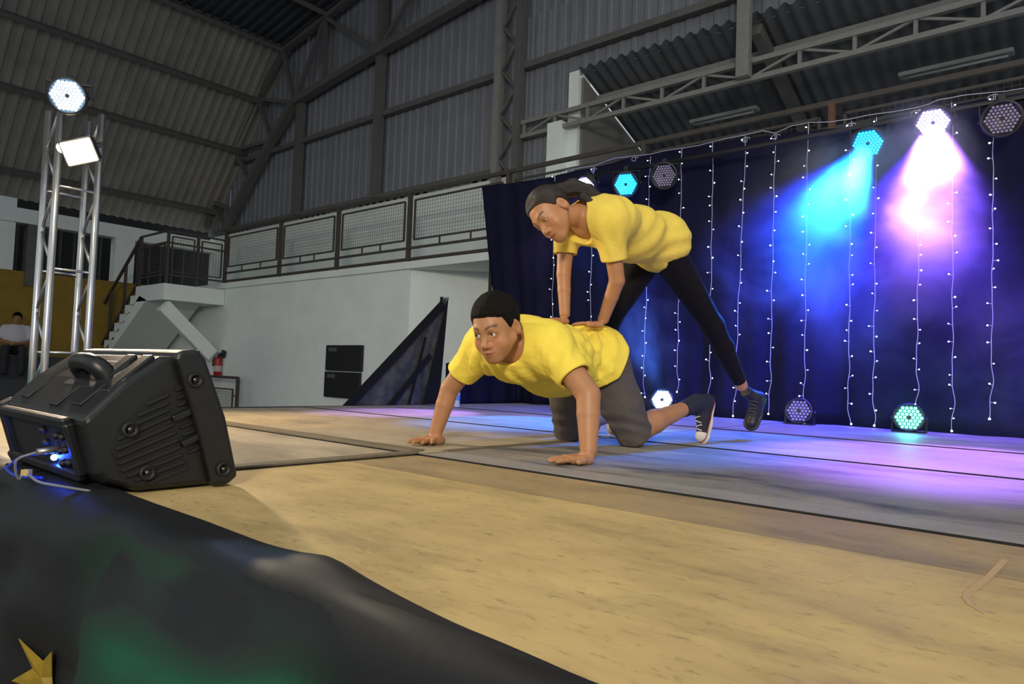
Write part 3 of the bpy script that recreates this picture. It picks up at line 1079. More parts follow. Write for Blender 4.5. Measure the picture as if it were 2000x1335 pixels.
MB().add([D + Vector((0.03, -0.20, 0)), D + Vector((0.03, 0.0, 0)), B + Vector((0.03, 0.0, -0.01)), B + Vector((0.03, -0.03, -0.06)),
          D + Vector((0.02, -0.20, 0)), D + Vector((0.02, 0.0, 0)), B + Vector((0.02, 0.0, 0)), B + Vector((0.02, -0.02, -0.06))],
         [(0, 1, 2, 3), (7, 6, 5, 4), (0, 4, 5, 1), (1, 5, 6, 2), (2, 6, 7, 3), (3, 7, 4, 0)]).build('hem', M_HEM, wg)
MB().bar(Vector((-4.77, 3.95, 0.0)), Vector((-4.77, 4.40, 0.46)), 0.010, 0.045).build('seam_fold', M_HEM, wg)
MB().bar(Vector((-4.77, 4.16, 0.0)), Vector((-4.77, 4.33, 0.62)), 0.008, 0.025).build('seam_fold', M_HEM, wg)
MB().tube([(-4.86, 4.60, FLOOR_Z), (-4.86, 4.60, 1.02)], 0.018).build('post', M_PIPE, wg)
P = []
for i in range(41):
    yy = 4.62 + 1.05 * i / 40
    P.append([Vector((-4.79 + 0.02 * math.sin(yy * 21) * (1 - 0.5 * j / 8), yy, -0.01 + (0.40 + 0.12 * (yy - 4.6)) * j / 8)) for j in range(9)])
lc_ = MB().grid(P).build('side_cloth', M_CURT)
sd = lc_.modifiers.new('thickness', 'SOLIDIFY'); sd.thickness = 0.004
tag(lc_, 'low dark cloth at the back corner behind the water bottle', 'cloth')

# ---- water bottle
bp_ = on_z(891, 796)
bt = thing('water_bottle', V(bp_), 'clear plastic water bottle with blue label standing on the deck', 'bottle')
_T = Matrix.Translation(V(bp_))
M_PET = mat('clear_plastic', (0.75, 0.82, 0.88), 0.12, alpha=0.45, spec=0.8)
MB().lathe([(0.0, 0.0), (0.028, 0.0), (0.031, 0.008), (0.031, 0.06), (0.029, 0.066), (0.031, 0.072), (0.031, 0.125), (0.026, 0.145), (0.013, 0.165), (0.012, 0.18), (0.0, 0.18)], _T, 18).build('body', M_PET, bt)
MB().lathe([(0.0315, 0.066), (0.0318, 0.068), (0.0318, 0.112), (0.0315, 0.114)], _T, 18, caps=False).build('label', mat('bottle_label', (0.12, 0.32, 0.62), 0.5, var=0.4, vscale=40), bt)
MB().lathe([(0.0, 0.178), (0.014, 0.178), (0.014, 0.195), (0.0, 0.195)], _T, 14).build('cap', mat('bottle_cap', (0.6, 0.65, 0.7), 0.4), bt)

# ---- LED par cans
M_CAN = mat('par_housing', (0.012, 0.012, 0.014), 0.45)
M_LENSOFF = mat('led_lens_off', (0.30, 0.27, 0.36), 0.2, spec=0.8)


def par_can(pos, aim, label, led_mat, radius=0.095, floor_stand=False, n_led=54, group='stage lamps', hang=None, face_mat=None):
    """lamp whose lens centre is at pos, looking along aim"""
    pos = Vector(pos); aim = Vector(aim).normalized()
    q = aim.to_track_quat('Z', 'Y')
    if not floor_stand:
        q = Quaternion(aim, 0.0) @ q
    T = Matrix.Translation(pos) @ q.to_matrix().to_4x4()
    base = Vector((pos.x, pos.y, 0.0)) if floor_stand else pos
    t = thing('par_lamp', base, label, 'lamp', group)
    R = radius
    MB().lathe([(0.0, -1.15 * R), (0.55 * R, -1.15 * R), (0.85 * R, -0.95 * R), (1.05 * R, -0.45 * R), (1.08 * R, 0.06 * R), (1.0 * R, 0.08 * R), (0.97 * R, -0.02 * R), (0.0, -0.02 * R)], T, 28).build('housing', M_CAN, t)
    MB().lathe([(1.08 * R, 0.02 * R), (1.13 * R, 0.02 * R), (1.13 * R, 0.10 * R), (1.02 * R, 0.10 * R)], T, 28, caps=False).build('rim', M_CAN, t)
    leds = MB()
    # hexagonal packing
    ring = 4 if n_led > 40 else 3
    pitch = R * 0.86 / ring
    for a in range(-ring, ring + 1):
        for b_ in range(-ring, ring + 1):
            if abs(a + b_) > ring or (a == 0 and b_ == 0):
                continue
            lx = pitch * (a + b_ * 0.5); ly = pitch * b_ * math.sqrt(3) / 2
            vs, fs = [], []
            for kz, (rr, zz) in enumerate(((0.43, 0.0), (0.36, 0.18), (0.0, 0.27))):
                for s_ in range(8):
                    an = math.pi * s_ / 4
                    vs.append(T @ Vector((lx + pitch * rr * math.cos(an), ly + pitch * rr * math.sin(an), pitch * zz)))
            for kz in range(2):
                for s_ in range(8):
                    fs.append((kz * 8 + s_, kz * 8 + (s_ + 1) % 8, kz * 8 + 8 + (s_ + 1) % 8, kz * 8 + 8 + s_))
            leds.add(vs, fs, True)
    lo = leds.build('led_array', led_mat, t)
    tag(lo, kind='stuff')
    # yoke
    x = (q @ Vector((1, 0, 0)))
    side = aim.cross(Vector((0, 0, 1))).normalized()
    yk = MB()
    c = pos - aim * 0.45 * R
    if floor_stand:
        for s_ in (-1, 1):
            e = c + side * s_ * 1.16 * R
            yk.bar(e, Vector((e.x, e.y, 0.012)), 0.006, 0.03)
        a_, b_ = c + side * 1.16 * R, c - side * 1.16 * R
        yk.bar(Vector((a_.x, a_.y, 0.008)), Vector((b_.x, b_.y, 0.008)), 0.16, 0.016)
    else:
        hz = hang if hang is not None else pos.z + 0.17
        for s_ in (-1, 1):
            e = c + side * s_ * 1.16 * R
            yk.bar(e, Vector((e.x, e.y, hz - 0.03)), 0.006, 0.03)
        a_, b_ = c + side * 1.16 * R, c - side * 1.16 * R
        yk.bar(Vector((a_.x, a_.y, hz - 0.03)), Vector((b_.x, b_.y, hz - 0.03)), 0.03, 0.006)
        yk.bar(Vector((c.x, c.y, hz - 0.03)), Vector((c.x, c.y, hz + 0.02)), 0.04, 0.05)
    yk.build('yoke', M_CAN, t)
    for s_ in (-1, 1):
        e = c + side * s_ * 1.18 * R
        MB().sphere(e, 0.014, 8, 6).build('knob', M_CAN, t)
    return t


def par_light(name, pos, aim, energy, color, angle=35, blend=0.6, size=0.05, off=0.03):
    pos = Vector(pos); aim = Vector(aim).normalized()
    return lamp(name, 'SPOT', pos + aim * off, energy, color, pos + aim, size, angle, blend)


G_CYAN = glow('led_cyan', (0.01, 0.38, 1.0), 5)
G_WHITE = glow('led_white_violet', (0.50, 0.42, 1.0), 9)
G_ICE = glow('led_ice', (0.42, 0.70, 1.0), 12)
G_GREEN = glow('led_green', (0.10, 1.0, 0.60), 3.5)
PY = 5.35
PZ = 2.07
# (pixel, aim, leds, label, light)
upper = [
    ((1145, 365), (-0.15, -0.75, -0.55), G_WHITE, 'lit white stage lamp hanging behind the girl\'s ponytail'),
    ((1222, 360), (0.30, -0.85, -0.35), G_CYAN, 'cyan lit stage lamp hanging just above the girl\'s back'),
    ((1297, 343), (0.25, -0.90, -0.30), M_LENSOFF, 'unlit stage lamp hanging beside the cyan lamp above the girl'),
    ((1695, 280), (0.02, -0.80, -0.55), G_CYAN, 'cyan lit stage lamp glowing in the smoke'),
    ((1822, 240), (0.02, -0.75, -0.62), G_WHITE, 'bright white violet stage lamp, the brightest glow in the smoke'),
    ((1957, 232), (0.05, -0.92, -0.25), M_LENSOFF, 'unlit stage lamp at the upper right corner of the curtain'),
]
for (px, py), aim, lm, lab in upper:
    par_can(V(on_y(px, py, PY)), aim, lab, lm, radius=0.105, hang=2.20, group='stage lamps hung from the bar')
floor_pars = [
    ((1293, 780), (0.28, -0.90, 0.30), G_ICE, 'dazzling ice blue lamp on the deck behind the boy'),
    ((1560, 802), (0.10, -0.95, 0.22), M_LENSOFF, 'unlit lamp on the deck at the foot of the curtain'),
    ((1775, 815), (0.12, -0.95, 0.20), G_GREEN, 'green lit lamp on the deck at the foot of the curtain'),
]
for (px, py), aim, lm, lab in floor_pars:
    par_can(V(on_y(px, py, 5.42)), aim, lab, lm, radius=0.088, floor_stand=True, n_led=36, group='stage lamps on the deck')

P_ = [V(on_y(px, py, PY)) for (px, py), *_ in upper]
def aim_at(i, px, py):
    return V(on_z(px, py)) - P_[i]


par_light('lamp_white_a', P_[0], aim_at(0, 800, 806), 560, (0.34, 0.20, 1.0), 22)
par_light('lamp_cyan_a', P_[1], aim_at(1, 1010, 824), 640, (0.01, 0.20, 1.0), 26)
par_light('lamp_cyan_b', P_[3], aim_at(3, 1380, 862), 1300, (0.010, 0.17, 1.0), 34)
par_light('lamp_white_b', P_[4], aim_at(4, 1830, 895), 1250, (0.37, 0.16, 1.0), 36)
par_light('spill_cyan_b', P_[3], (-0.42, -0.20, -0.88), 480, (0.0, 0.035, 1.0), 84, 0.8, 0.03, 0.06)
par_light('spill_white_b', P_[4], (0.0, -0.18, -0.95), 320, (0.05, 0.015, 1.0), 84, 0.8, 0.03, 0.06)
par_light('spill_cyan_a', P_[1], (0.0, -0.15, -0.95), 60, (0.0, 0.05, 1.0), 84, 0.8, 0.03, 0.06)
F_ = [V(on_y(px, py, 5.42)) for (px, py), *_ in floor_pars]
par_light('lamp_ice_floor', F_[0], V(on_y(1205, 540, 5.52)) - F_[0], 420, (0.04, 0.17, 1.0), 38)
par_light('lamp_green_floor', F_[2], (0.05, -0.90, 0.20), 2.2, (0.08, 1.0, 0.55), 120)

# ---- curtain of fairy lights
M_WIRE = mat('clear_wire', (0.55, 0.58, 0.70), 0.4)
G_FAIRY = glow('fairy_led', (0.72, 0.86, 1.0), 9)
SY = 5.62
tops = [(1083, 340, 1077, 770), (1158, 325, 1150, 790), (1270, 305, 1256, 775), (1332, 290, 1322, 765), (1393, 278, 1385, 772), (1457, 265, 1433, 818),
        (1514, 262, 1503, 808), (1578, 240, 1570, 828), (1662, 236, 1657, 828), (1712, 228, 1705, 838), (1797, 212, 1790, 790), (1860, 200, 1861, 846), (1941, 184, 1936, 818)]
names_ = ['first', 'second', 'third', 'fourth', 'fifth', 'sixth', 'seventh', 'eighth', 'ninth', 'tenth', 'eleventh', 'twelfth', 'thirteenth']
rnd = random.Random(5)
for i, (xt, yt, xb, yb) in enumerate(tops):
    a, b = V(on_y(xt, yt, SY)), V(on_y(xb, yb, SY))
    b.z = max(b.z, 0.03)
    L = (b - a).length
    n = 60
    pts = []
    for k in range(n + 1):
        t = k / n
        p = a.lerp(b, t)
        wob = 0.003 + 0.010 * max(0, t - 0.75) * 4
        p += Vector((wob * math.sin(t * 31 + i) + 0.5 * wob * math.sin(t * 67 + 2 * i), 0.006 * math.sin(t * 20 + i), 0))
        pts.append(p)
    lab = f'{names_[i]} hanging string of white fairy lights counted from the girl\'s far arm'
    st_ = thing('fairy_light_string', a, lab, 'string lights', 'fairy light strings on the curtain')
    MB().tube(pts, 0.0022, 5).build('wire', M_WIRE, st_)
    bl, sk = MB(), MB()
    s_ = 0.05
    side = 1
    while s_ < L - 0.03:
        t = s_ / L
        p = pts[int(t * n)]
        if rnd.random() < 0.7: side = -side
        d = Vector((side * rnd.uniform(0.4, 1), -rnd.uniform(0.2, 0.7), rnd.uniform(-0.15, 0.5))).normalized()
        e = p + d * rnd.uniform(0.018, 0.034)
        sk.tube([p, e], 0.0018, 4, False)
        bl.sphere(e, 0.0046 * rnd.uniform(0.75, 1.15), 6, 4, (1.2, 1, 1))
        s_ += rnd.uniform(0.075, 0.15)
    bl.sphere(pts[-1], 0.007, 6, 4)
    tag(sk.build('stalks', M_WIRE, st_), kind='stuff')
    tag(bl.build('bulbs', G_FAIRY, st_), kind='stuff')
tw = []
TWP = [(1088, 341), (1110, 333), (1160, 325), (1200, 311), (1240, 306), (1270, 303), (1300, 296), (1334, 291), (1365, 286), (1394, 278), (1420, 272), (1457, 265), (1490, 257), (1514, 262), (1545, 248), (1580, 241), (1620, 240), (1662, 234), (1700, 226), (1745, 220), (1790, 212), (1815, 205), (1832, 197), (1862, 192), (1880, 188), (1941, 182), (1965, 180), (2000, 174), (2060, 165)]
for px, py in TWP:
    tw.append(V(on_y(px, py - 2, SY - 0.01)))
wt = thing('fairy_light_header', tw[0], 'thin white wire looped along the top of the curtain', 'wire')
MB().tube(tw, 0.0024, 5).build('wire', M_WIRE, wt)
for px, py in ((1160, 328), (1240, 306), (1457, 268), (1515, 262), (1662, 240), (1790, 215), (1941, 184)):
    c = V(on_y(px, py, SY - 0.012))
    MB().tube([c + Vector((0.035 * math.cos(a_ * 0.7) * (1 if a_ < 8 else 0.3), 0, 0.02 * math.sin(a_ * 0.7) - 0.02)) for a_ in range(11)], 0.002, 5).build('slack_loop', M_WIRE, wt)

# ---- box truss tower standing on the hall floor past the deck's left edge
M_ALU = mat('aluminium', (0.62, 0.63, 0.62), 0.28, metal=0.9, var=0.1, vscale=20)
B0 = at_d(107, 400, 4.45)
TS = 0.237
bx, by = float(B0[0]), float(B0[1])
tw_ = thing('truss_tower', (bx - TS / 2, by + TS / 2, FLOOR_Z), 'aluminium box truss tower carrying lamps beside the stage', 'truss')
TOPZ = 1.93
cn = [(bx, by), (bx, by + TS), (bx - TS, by + TS), (bx - TS, by)]
for x_, y_ in cn:
    MB().tube([(x_, y_, FLOOR_Z + 0.01), (x_, y_, TOPZ)], 0.022, 14).build('leg', M_ALU, tw_)
zz = FLOOR_Z + 0.08
lev = []
while zz < TOPZ:
    lev.append(zz); zz += 0.53
off = 0.345 - min(lev, key=lambda q: abs(q - 0.345))
lev = [q + off for q in lev if FLOOR_Z < q + off < TOPZ - 0.02]
for zz in lev:
    for k in range(4):
        a, b = cn[k], cn[(k + 1) % 4]
        if k in (0, 2):
            MB().tube([(*a, zz), (*b, zz)], 0.009, 8).build('rung', M_ALU, tw_)
    for k, s_ in ((1, 1), (3, -1)):
        a, b = cn[k], cn[(k + 1) % 4]
        if s_ < 0: a, b = b, a
        MB().tube([(*a, zz + 0.02), (*b, min(zz + 0.27, TOPZ))], 0.009, 8).build('brace', M_ALU, tw_)
        if zz + 0.51 < TOPZ:
            MB().tube([(*b, zz + 0.27), (*a, zz + 0.51)], 0.009, 8).build('brace', M_ALU, tw_)
MB().box((bx - TS / 2, by + TS / 2, FLOOR_Z + 0.006), (0.5, 0.5, 0.012)).build('base_plate', M_ALU, tw_)
# lamp on the tower top
tpos = V(at_d(131, 187, 4.28))
par_can(tpos, (0.80, -0.50, -0.33), 'dazzling blue white lamp at the top of the truss tower', G_ICE, radius=0.10, hang=tpos.z + 0.12, group='stage lamps on the tower')
lamp('tower_par_light', 'SPOT', tpos + Vector((0.06, 0.01, -0.02)), 40, (0.45, 0.65, 1.0), (-1.0, 1.5, 0.2), 0.05, 60, 0.6)
# halogen flood on the tower
fpos = V(at_d(155, 296, 4.22))
ft = thing('flood_lamp', fpos, 'square halogen flood lamp blazing warm white on the truss tower', 'lamp', 'lamps on the tower')
aim = Vector((0.75, -0.52, -0.40)).normalized()
xa = aim.cross(Vector((0, 0, 1))).normalized()
za = xa.cross(aim)
Rr = Matrix((xa, aim, za)).transposed() @ Matrix.Rotation(math.radians(18), 3, 'Y')
M_FL = mat('flood_housing', (0.03, 0.03, 0.03), 0.5)
MB().box(fpos - aim * 0.045, (0.17, 0.08, 0.14), Rr).build('housing', M_FL, ft, bevel=0.01)
MB().box(fpos + aim * 0.0, (0.19, 0.012, 0.155), Rr).build('bezel', M_FL, ft, bevel=0.004)
MB().box(fpos + aim * 0.008, (0.165, 0.006, 0.13), Rr).build('glass', glow('halogen_glass', (1.0, 0.80, 0.50), 45), ft)
MB().bar(fpos + Rr @ Vector((0.10, -0.04, 0)), fpos + Rr @ Vector((0.10, -0.15, 0.02)), 0.02, 0.005).bar(fpos + Rr @ Vector((-0.10, -0.04, 0)), fpos + Rr @ Vector((-0.10, -0.15, 0.02)), 0.02, 0.005).bar(fpos + Rr @ Vector((0.10, -0.15, 0.02)), fpos + Rr @ Vector((-0.10, -0.15, 0.02)), 0.02, 0.005).build('bracket', M_FL, ft)
lp2 = V(at_d(122, 288, 4.3))
sb = thing('small_bulb', lp2, 'small bare glowing bulb beside the flood lamp on the tower', 'lamp', 'lamps on the tower')
MB().sphere(lp2, 0.032, 14, 10).build('bulb', glow('bare_bulb', (1.0, 0.85, 0.58), 40), sb)
MB().tube([lp2 + Vector((-0.03, 0.01, 0)), lp2 + Vector((-0.10, 0.04, 0.0))], 0.02, 10).build('socket', M_FL, sb)

# ---- floor monitor loudspeaker lying on its side
M_CAB = mat('speaker_plastic', (0.0070, 0.0072, 0.0075), 0.36, bump=0.12, bscale=420, var=0.15, vscale=20)
M_CABD = mat('speaker_dark', (0.003, 0.003, 0.0035), 0.6)
sp = thing('stage_monitor', (-2.05, 0.78, 0.0), 'black plastic monitor loudspeaker lying on its side at the stage edge', 'loudspeaker')
XE, XF = -1.745, -2.38           # near end, far end
prof = [(0.700, 0.004), (0.880, 0.004), (0.845, 0.12), (0.775, 0.325), (0.735, 0.323), (0.655, 0.262), (0.572, 0.175), (0.605, 0.05), (0.625, 0.028)]
TX = Matrix(((0, 0, 1, XF), (1, 0, 0, 0), (0, 1, 0, 0), (0, 0, 0, 1)))
body = MB().prism(prof, TX, XE - XF).build('cabinet', M_CAB, sp, bevel=0.014, bseg=3)
fl = [(0.868, 0.003), (0.908, 0.003), (0.934, 0.022), (0.893, 0.174), (0.832, 0.322), (0.810, 0.344), (0.765, 0.338), (0.760, 0.318), (0.82, 0.15)]
TX2 = Matrix(((0, 0, 1, XF - 0.012), (1, 0, 0, 0), (0, 1, 0, 0), (0, 0, 0, 1)))
fb = MB().prism(fl, TX2, XE - XF + 0.037).build('front_baffle', M_CAB, sp, bevel=0.010, bseg=3)
gf = Vector((0, 0.934 - 0.812, 0.022 - 0.344)).normalized()
gn = Vector((0, 0.94, 0.345))
gm = MB()
c0, c1 = Vector((0, 0.822, 0.338)) + gn * 0.004, Vector((0, 0.928, 0.030)) + gn * 0.004
gm.add([(XE - 0.02, c0.y, c0.z), (XE - 0.02, c1.y, c1.z), (XF + 0.03, c1.y, c1.z), (XF + 0.03, c0.y, c0.z),
        (XE - 0.02, c0.y + 0.008, c0.z + 0.003), (XE - 0.02, c1.y + 0.008, c1.z + 0.003), (XF + 0.03, c1.y + 0.008, c1.z + 0.003), (XF + 0.03, c0.y + 0.008, c0.z + 0.003)],
       [(0, 1, 2, 3), (4, 7, 6, 5), (0, 4, 5, 1), (1, 5, 6, 2), (2, 6, 7, 3), (3, 7, 4, 0)])
gm.build('grille', M_CABD, sp)


def cap(px, py):
    p = on_x(px, py, XE); return Vector((XE, float(p[1]), float(p[2])))


# ribs on the near end plate: raised slats either side of the centre bar, running towards the front
rdir = (cap(352, 826) - cap(232, 872)).normalized()
rup = Vector((0, -rdir.z, rdir.y))
slats = [((228, 858), (334, 812)), ((245, 836), (330, 799)), ((285, 790), (330, 770)), ((268, 812), (330, 785)), ((225, 878), (340, 828)), ((226, 893), (344, 843)), ((230, 906), (348, 858)),
         ((236, 920), (352, 872)), ((248, 930), (356, 887)), ((262, 938), (362, 900)), ((285, 944), (368, 912)), ((342, 762), (362, 754)), ((345, 778), (385, 762)), ((345, 792), (392, 773)), ((350, 835), (402, 815)), ((354, 850), (408, 829)), ((358, 866), (412, 846)), ((364, 884), (396, 871))]
for a_, b_ in slats:
    MB().bar(cap(*a_) + Vector((0.002, 0, 0)), cap(*b_) + Vector((0.002, 0, 0)), 0.009, 0.0085, up=(1, 0, 0)).build('rib', M_CAB, sp, bevel=0.002, bseg=1)
# sunk dark field behind the ribs, a raised oval frame round it, a thick front collar
fieldp = [cap(*p) for p in ((215, 875), (240, 832), (290, 780), (345, 752), (400, 760), (418, 840), (400, 885), (345, 925), (275, 950), (235, 930))]
mb = MB(); mb.add([p + Vector((0.0012, 0, 0)) for p in fieldp] + [p - Vector((0.01, 0, 0)) for p in fieldp],
                  [tuple(reversed(range(10)))] + [(i, (i + 1) % 10, 10 + (i + 1) % 10, 10 + i) for i in range(10)])
mb.build('vent_field', M_CABD, sp)
for a_, b_ in (((334, 818), (390, 793)), ((352, 867), (402, 843))):
    MB().bar(cap(*a_) + Vector((0.006, 0, 0)), cap(*b_) + Vector((0.006, 0, 0)), 0.016, 0.016, up=(1, 0, 0)).build('slot_rail', M_CAB, sp, bevel=0.003)
for px, py in ((372, 741), (253, 838), (286, 922), (427, 913)):
    c = cap(px, py)
    T = Matrix.Translation(c + Vector((0.0275 if px > 360 else 0.006, 0, 0))) @ Matrix.Rotation(math.pi / 2, 4, 'Y')
    s_ = MB().lathe([(0.019, -0.02), (0.019, 0.004), (0.013, 0.006), (0.011, -0.002), (0.0, -0.002)], T, 18).build('screw_boss', M_CABD, sp)
    MB().lathe([(0.0, -0.002), (0.007, -0.002), (0.006, 0.002), (0.0, 0.003)], T, 10).build('screw', mat('screw_steel', (0.10, 0.10, 0.10), 0.35, metal=0.8), s_)
# raised fins and the carry handle on the upper sloping side
e0, e1 = Vector((0, 0.735, 0.323)), Vector((0, 0.572, 0.175))
sd_ = (e1 - e0).normalized()
sn = Vector((0, -sd_.z, sd_.y)); sn = sn if sn.z > 0 else -sn


def side_pt(x_, t, h=0.0):
    p = e0.lerp(e1, t) + sn * h; return Vector((x_, p.y, p.z))


for x_, t0_, t1_ in ((-1.80, 0.02, 0.62), (-1.90, 0.02, 0.45), (-1.86, 0.5, 0.85), (-2.26, 0.02, 0.85), (-2.00, 0.55, 0.9)):
    MB().bar(side_pt(x_, t0_, 0.004), side_pt(x_, t1_, 0.004), 0.055, 0.012, up=sn).build('fin', M_CAB, sp, bevel=0.004)
hp = smooth_path([side_pt(-1.91, 0.36, -0.005), side_pt(-1.918, 0.36, 0.03), side_pt(-1.945, 0.36, 0.046), side_pt(-1.985, 0.36, 0.048), side_pt(-2.025, 0.36, 0.046), side_pt(-2.052, 0.36, 0.03), side_pt(-2.06, 0.36, -0.005)], 5)
hd = MB().tube(hp, [0.021 + 0.006 * abs(2 * q / (len(hp) - 1) - 1) ** 2 for q in range(len(hp))], 12).build('handle', M_CAB, sp)
MB().box(side_pt(-1.985, 0.36, 0.003), (0.24, 0.10, 0.01), Matrix((Vector((1, 0, 0)), -sd_, sn)).transposed()).build('handle_cup', M_CABD, sp, bevel=0.004)
# corner feet at the back of the far end
for (y_, z_) in ((0.590, 0.155), (0.625, 0.018)):
    MB().box((XF + 0.01, y_, z_ + 0.012), (0.07, 0.045, 0.045), Matrix.Rotation(0.5, 3, 'X')).build('corner_foot', M_CABD, sp, bevel=0.008)
# connection panel on the low back face
q0, q1 = Vector((0, 0.575, 0.165)), Vector((0, 0.612, 0.042))
qd = (q1 - q0).normalized(); qn = Vector((0, -abs(qd.z), 0)) * 0 + Vector((0, qd.z, -qd.y)); qn = qn if qn.y < 0 else -qn


def back_pt(x_, t, h=0.0):
    p = q0.lerp(q1, t) + qn * h; return Vector((x_, p.y, p.z))


RB = Matrix((Vector((1, 0, 0)), -qd, qn)).transposed()
MB().box(back_pt(-2.08, 0.5, 0.001), (0.46, 0.115, 0.006), RB).build('connection_panel', M_CABD, sp)
for a_, b_ in (((-2.33, 0.0), (-1.82, 0.0)), ((-2.33, 1.0), (-1.82, 1.0)), ((-2.33, 0.0), (-2.33, 1.0)), ((-1.82, 0.0), (-1.82, 1.0))):
    MB().bar(back_pt(*a_, 0.010), back_pt(*b_, 0.010), 0.024, 0.022, up=qn).build('panel_frame', M_CAB, sp, bevel=0.005)
M_METAL = mat('dull_metal', (0.35, 0.35, 0.36), 0.35, metal=0.8)
for x_, t_ in ((-1.88, 0.3), (-1.92, 0.3), (-1.88, 0.55), (-1.92, 0.6), (-1.88, 0.8), (-1.93, 0.85), (-2.02, 0.25), (-2.02, 0.5)):
    T = Matrix.Translation(back_pt(x_, t_, 0.004)) @ RB.to_4x4()
    MB().lathe([(0.009, 0), (0.008, 0.014), (0.0, 0.016)], T, 10).build('knob', M_CABD, sp)
led = back_pt(-1.985, 0.78, 0.012)
MB().sphere(led, 0.0075, 10, 8).build('indicator_light', glow('blue_indicator', (0.05, 0.15, 1.0), 60), sp)
lamp('indicator_glow', 'POINT', led + qn * 0.02, 0.09, (0.02, 0.06, 1.0), None, 0.006)
pl = back_pt(-1.96, 0.62, 0.0)
cb = thing('signal_cable', pl, 'thin grey cable looping from the loudspeaker to the cloth', 'cable')
MB().tube([pl, pl + Vector((-0.0, -0.05, -0.005))], 0.008, 10).build('plug', M_METAL, cb)
pp = [pl + Vector((0, -0.05, -0.005)), pl + Vector((-0.02, -0.085, -0.025)), pl + Vector((-0.035, -0.075, -0.07)), Vector((pl.x - 0.02, 0.535, 0.032)), Vector((pl.x + 0.04, 0.545, 0.018)), Vector((pl.x + 0.12, 0.575, 0.014)), Vector((pl.x + 0.2, 0.60, 0.013))]
MB().tube(smooth_path(pp), 0.0032, 7).build('wire', mat('grey_cable', (0.16, 0.16, 0.17), 0.5), cb)
MB().box(Vector((pl.x - 0.02, 0.535, 0.034)), (0.02, 0.012, 0.014), Matrix.Rotation(0.6, 3, 'Z')).build('cable_tie', mat('tan_tape', (0.45, 0.33, 0.12), 0.6), cb)
pq = back_pt(-2.06, 0.78, 0.0)
cb2 = thing('blue_cable', pq, 'blue cable hanging down from the loudspeaker panel', 'cable')
MB().tube(smooth_path([pq, pq + Vector((-0.03, -0.05, -0.01)), pq + Vector((-0.06, -0.075, -0.04)), Vector((pq.x - 0.05, 0.525, 0.03)), Vector((pq.x + 0.0, 0.535, 0.017)), Vector((pq.x + 0.06, 0.575, 0.014))]), 0.004, 7).build('wire', mat('blue_sleeve', (0.02, 0.04, 0.30), 0.5), cb2)

# ---- green lamp on the hall floor in front of the stage, washing the cloth
lamp('green_wash', 'SPOT', (-1.00, -0.05, FLOOR_Z + 0.10), 110, (0.03, 1.0, 0.42), (-1.12, 0.53, -0.46), 0.05, 58, 1.0)
lamp('teal_wash', 'SPOT', (-4.2, 0.5, FLOOR_Z + 0.25), 14, (0.05, 1.0, 0.75), (bx, by, 0.2), 0.05, 50, 0.8)

# ================================================================== PEOPLE
def unit(a):
    a = np.asarray(a, float); return a / np.linalg.norm(a)


def A3(*a):
    return np.array(a, float)


M_SKIN = mat('skin', (0.45, 0.24, 0.13), 0.48, vertex=True, sss=0.06, spec=0.4, var=0.08, vscale=30)
M_EYE = mat('eye', (0.75, 0.72, 0.70), 0.15, vertex=True, spec=0.8)
M_HAIR = mat('black_hair', (0.012, 0.010, 0.008), 0.8, var=0.5, vscale=120, bump=0.8, bscale=260, spec=0.12)
M_HAIRG = mat('brown_black_hair', (0.030, 0.020, 0.013), 0.45, var=0.6, vscale=60, bump=0.5, bscale=150, stretch=(1, 1, 5), spec=0.5)
M_TEE = mat('yellow_cotton', (0.88, 0.68, 0.085), 0.85, var=0.08, vscale=14, spec=0.25, bump=0.06, bscale=500)
M_TEEG = mat('pale_yellow_cotton', (0.82, 0.61, 0.10), 0.85, var=0.08, vscale=14, spec=0.25, bump=0.06, bscale=500)
M_SHORTS = mat('grey_brown_shorts', (0.095, 0.078, 0.072), 0.85, var=0.2, vscale=22, bump=0.1, bscale=300)
M_LEGG = mat('black_leggings', (0.0042, 0.0036, 0.0042), 0.75, spec=0.2)

SKIN_B = A3(0.43, 0.205, 0.095)
SKIN_G = A3(0.45, 0.21, 0.092)


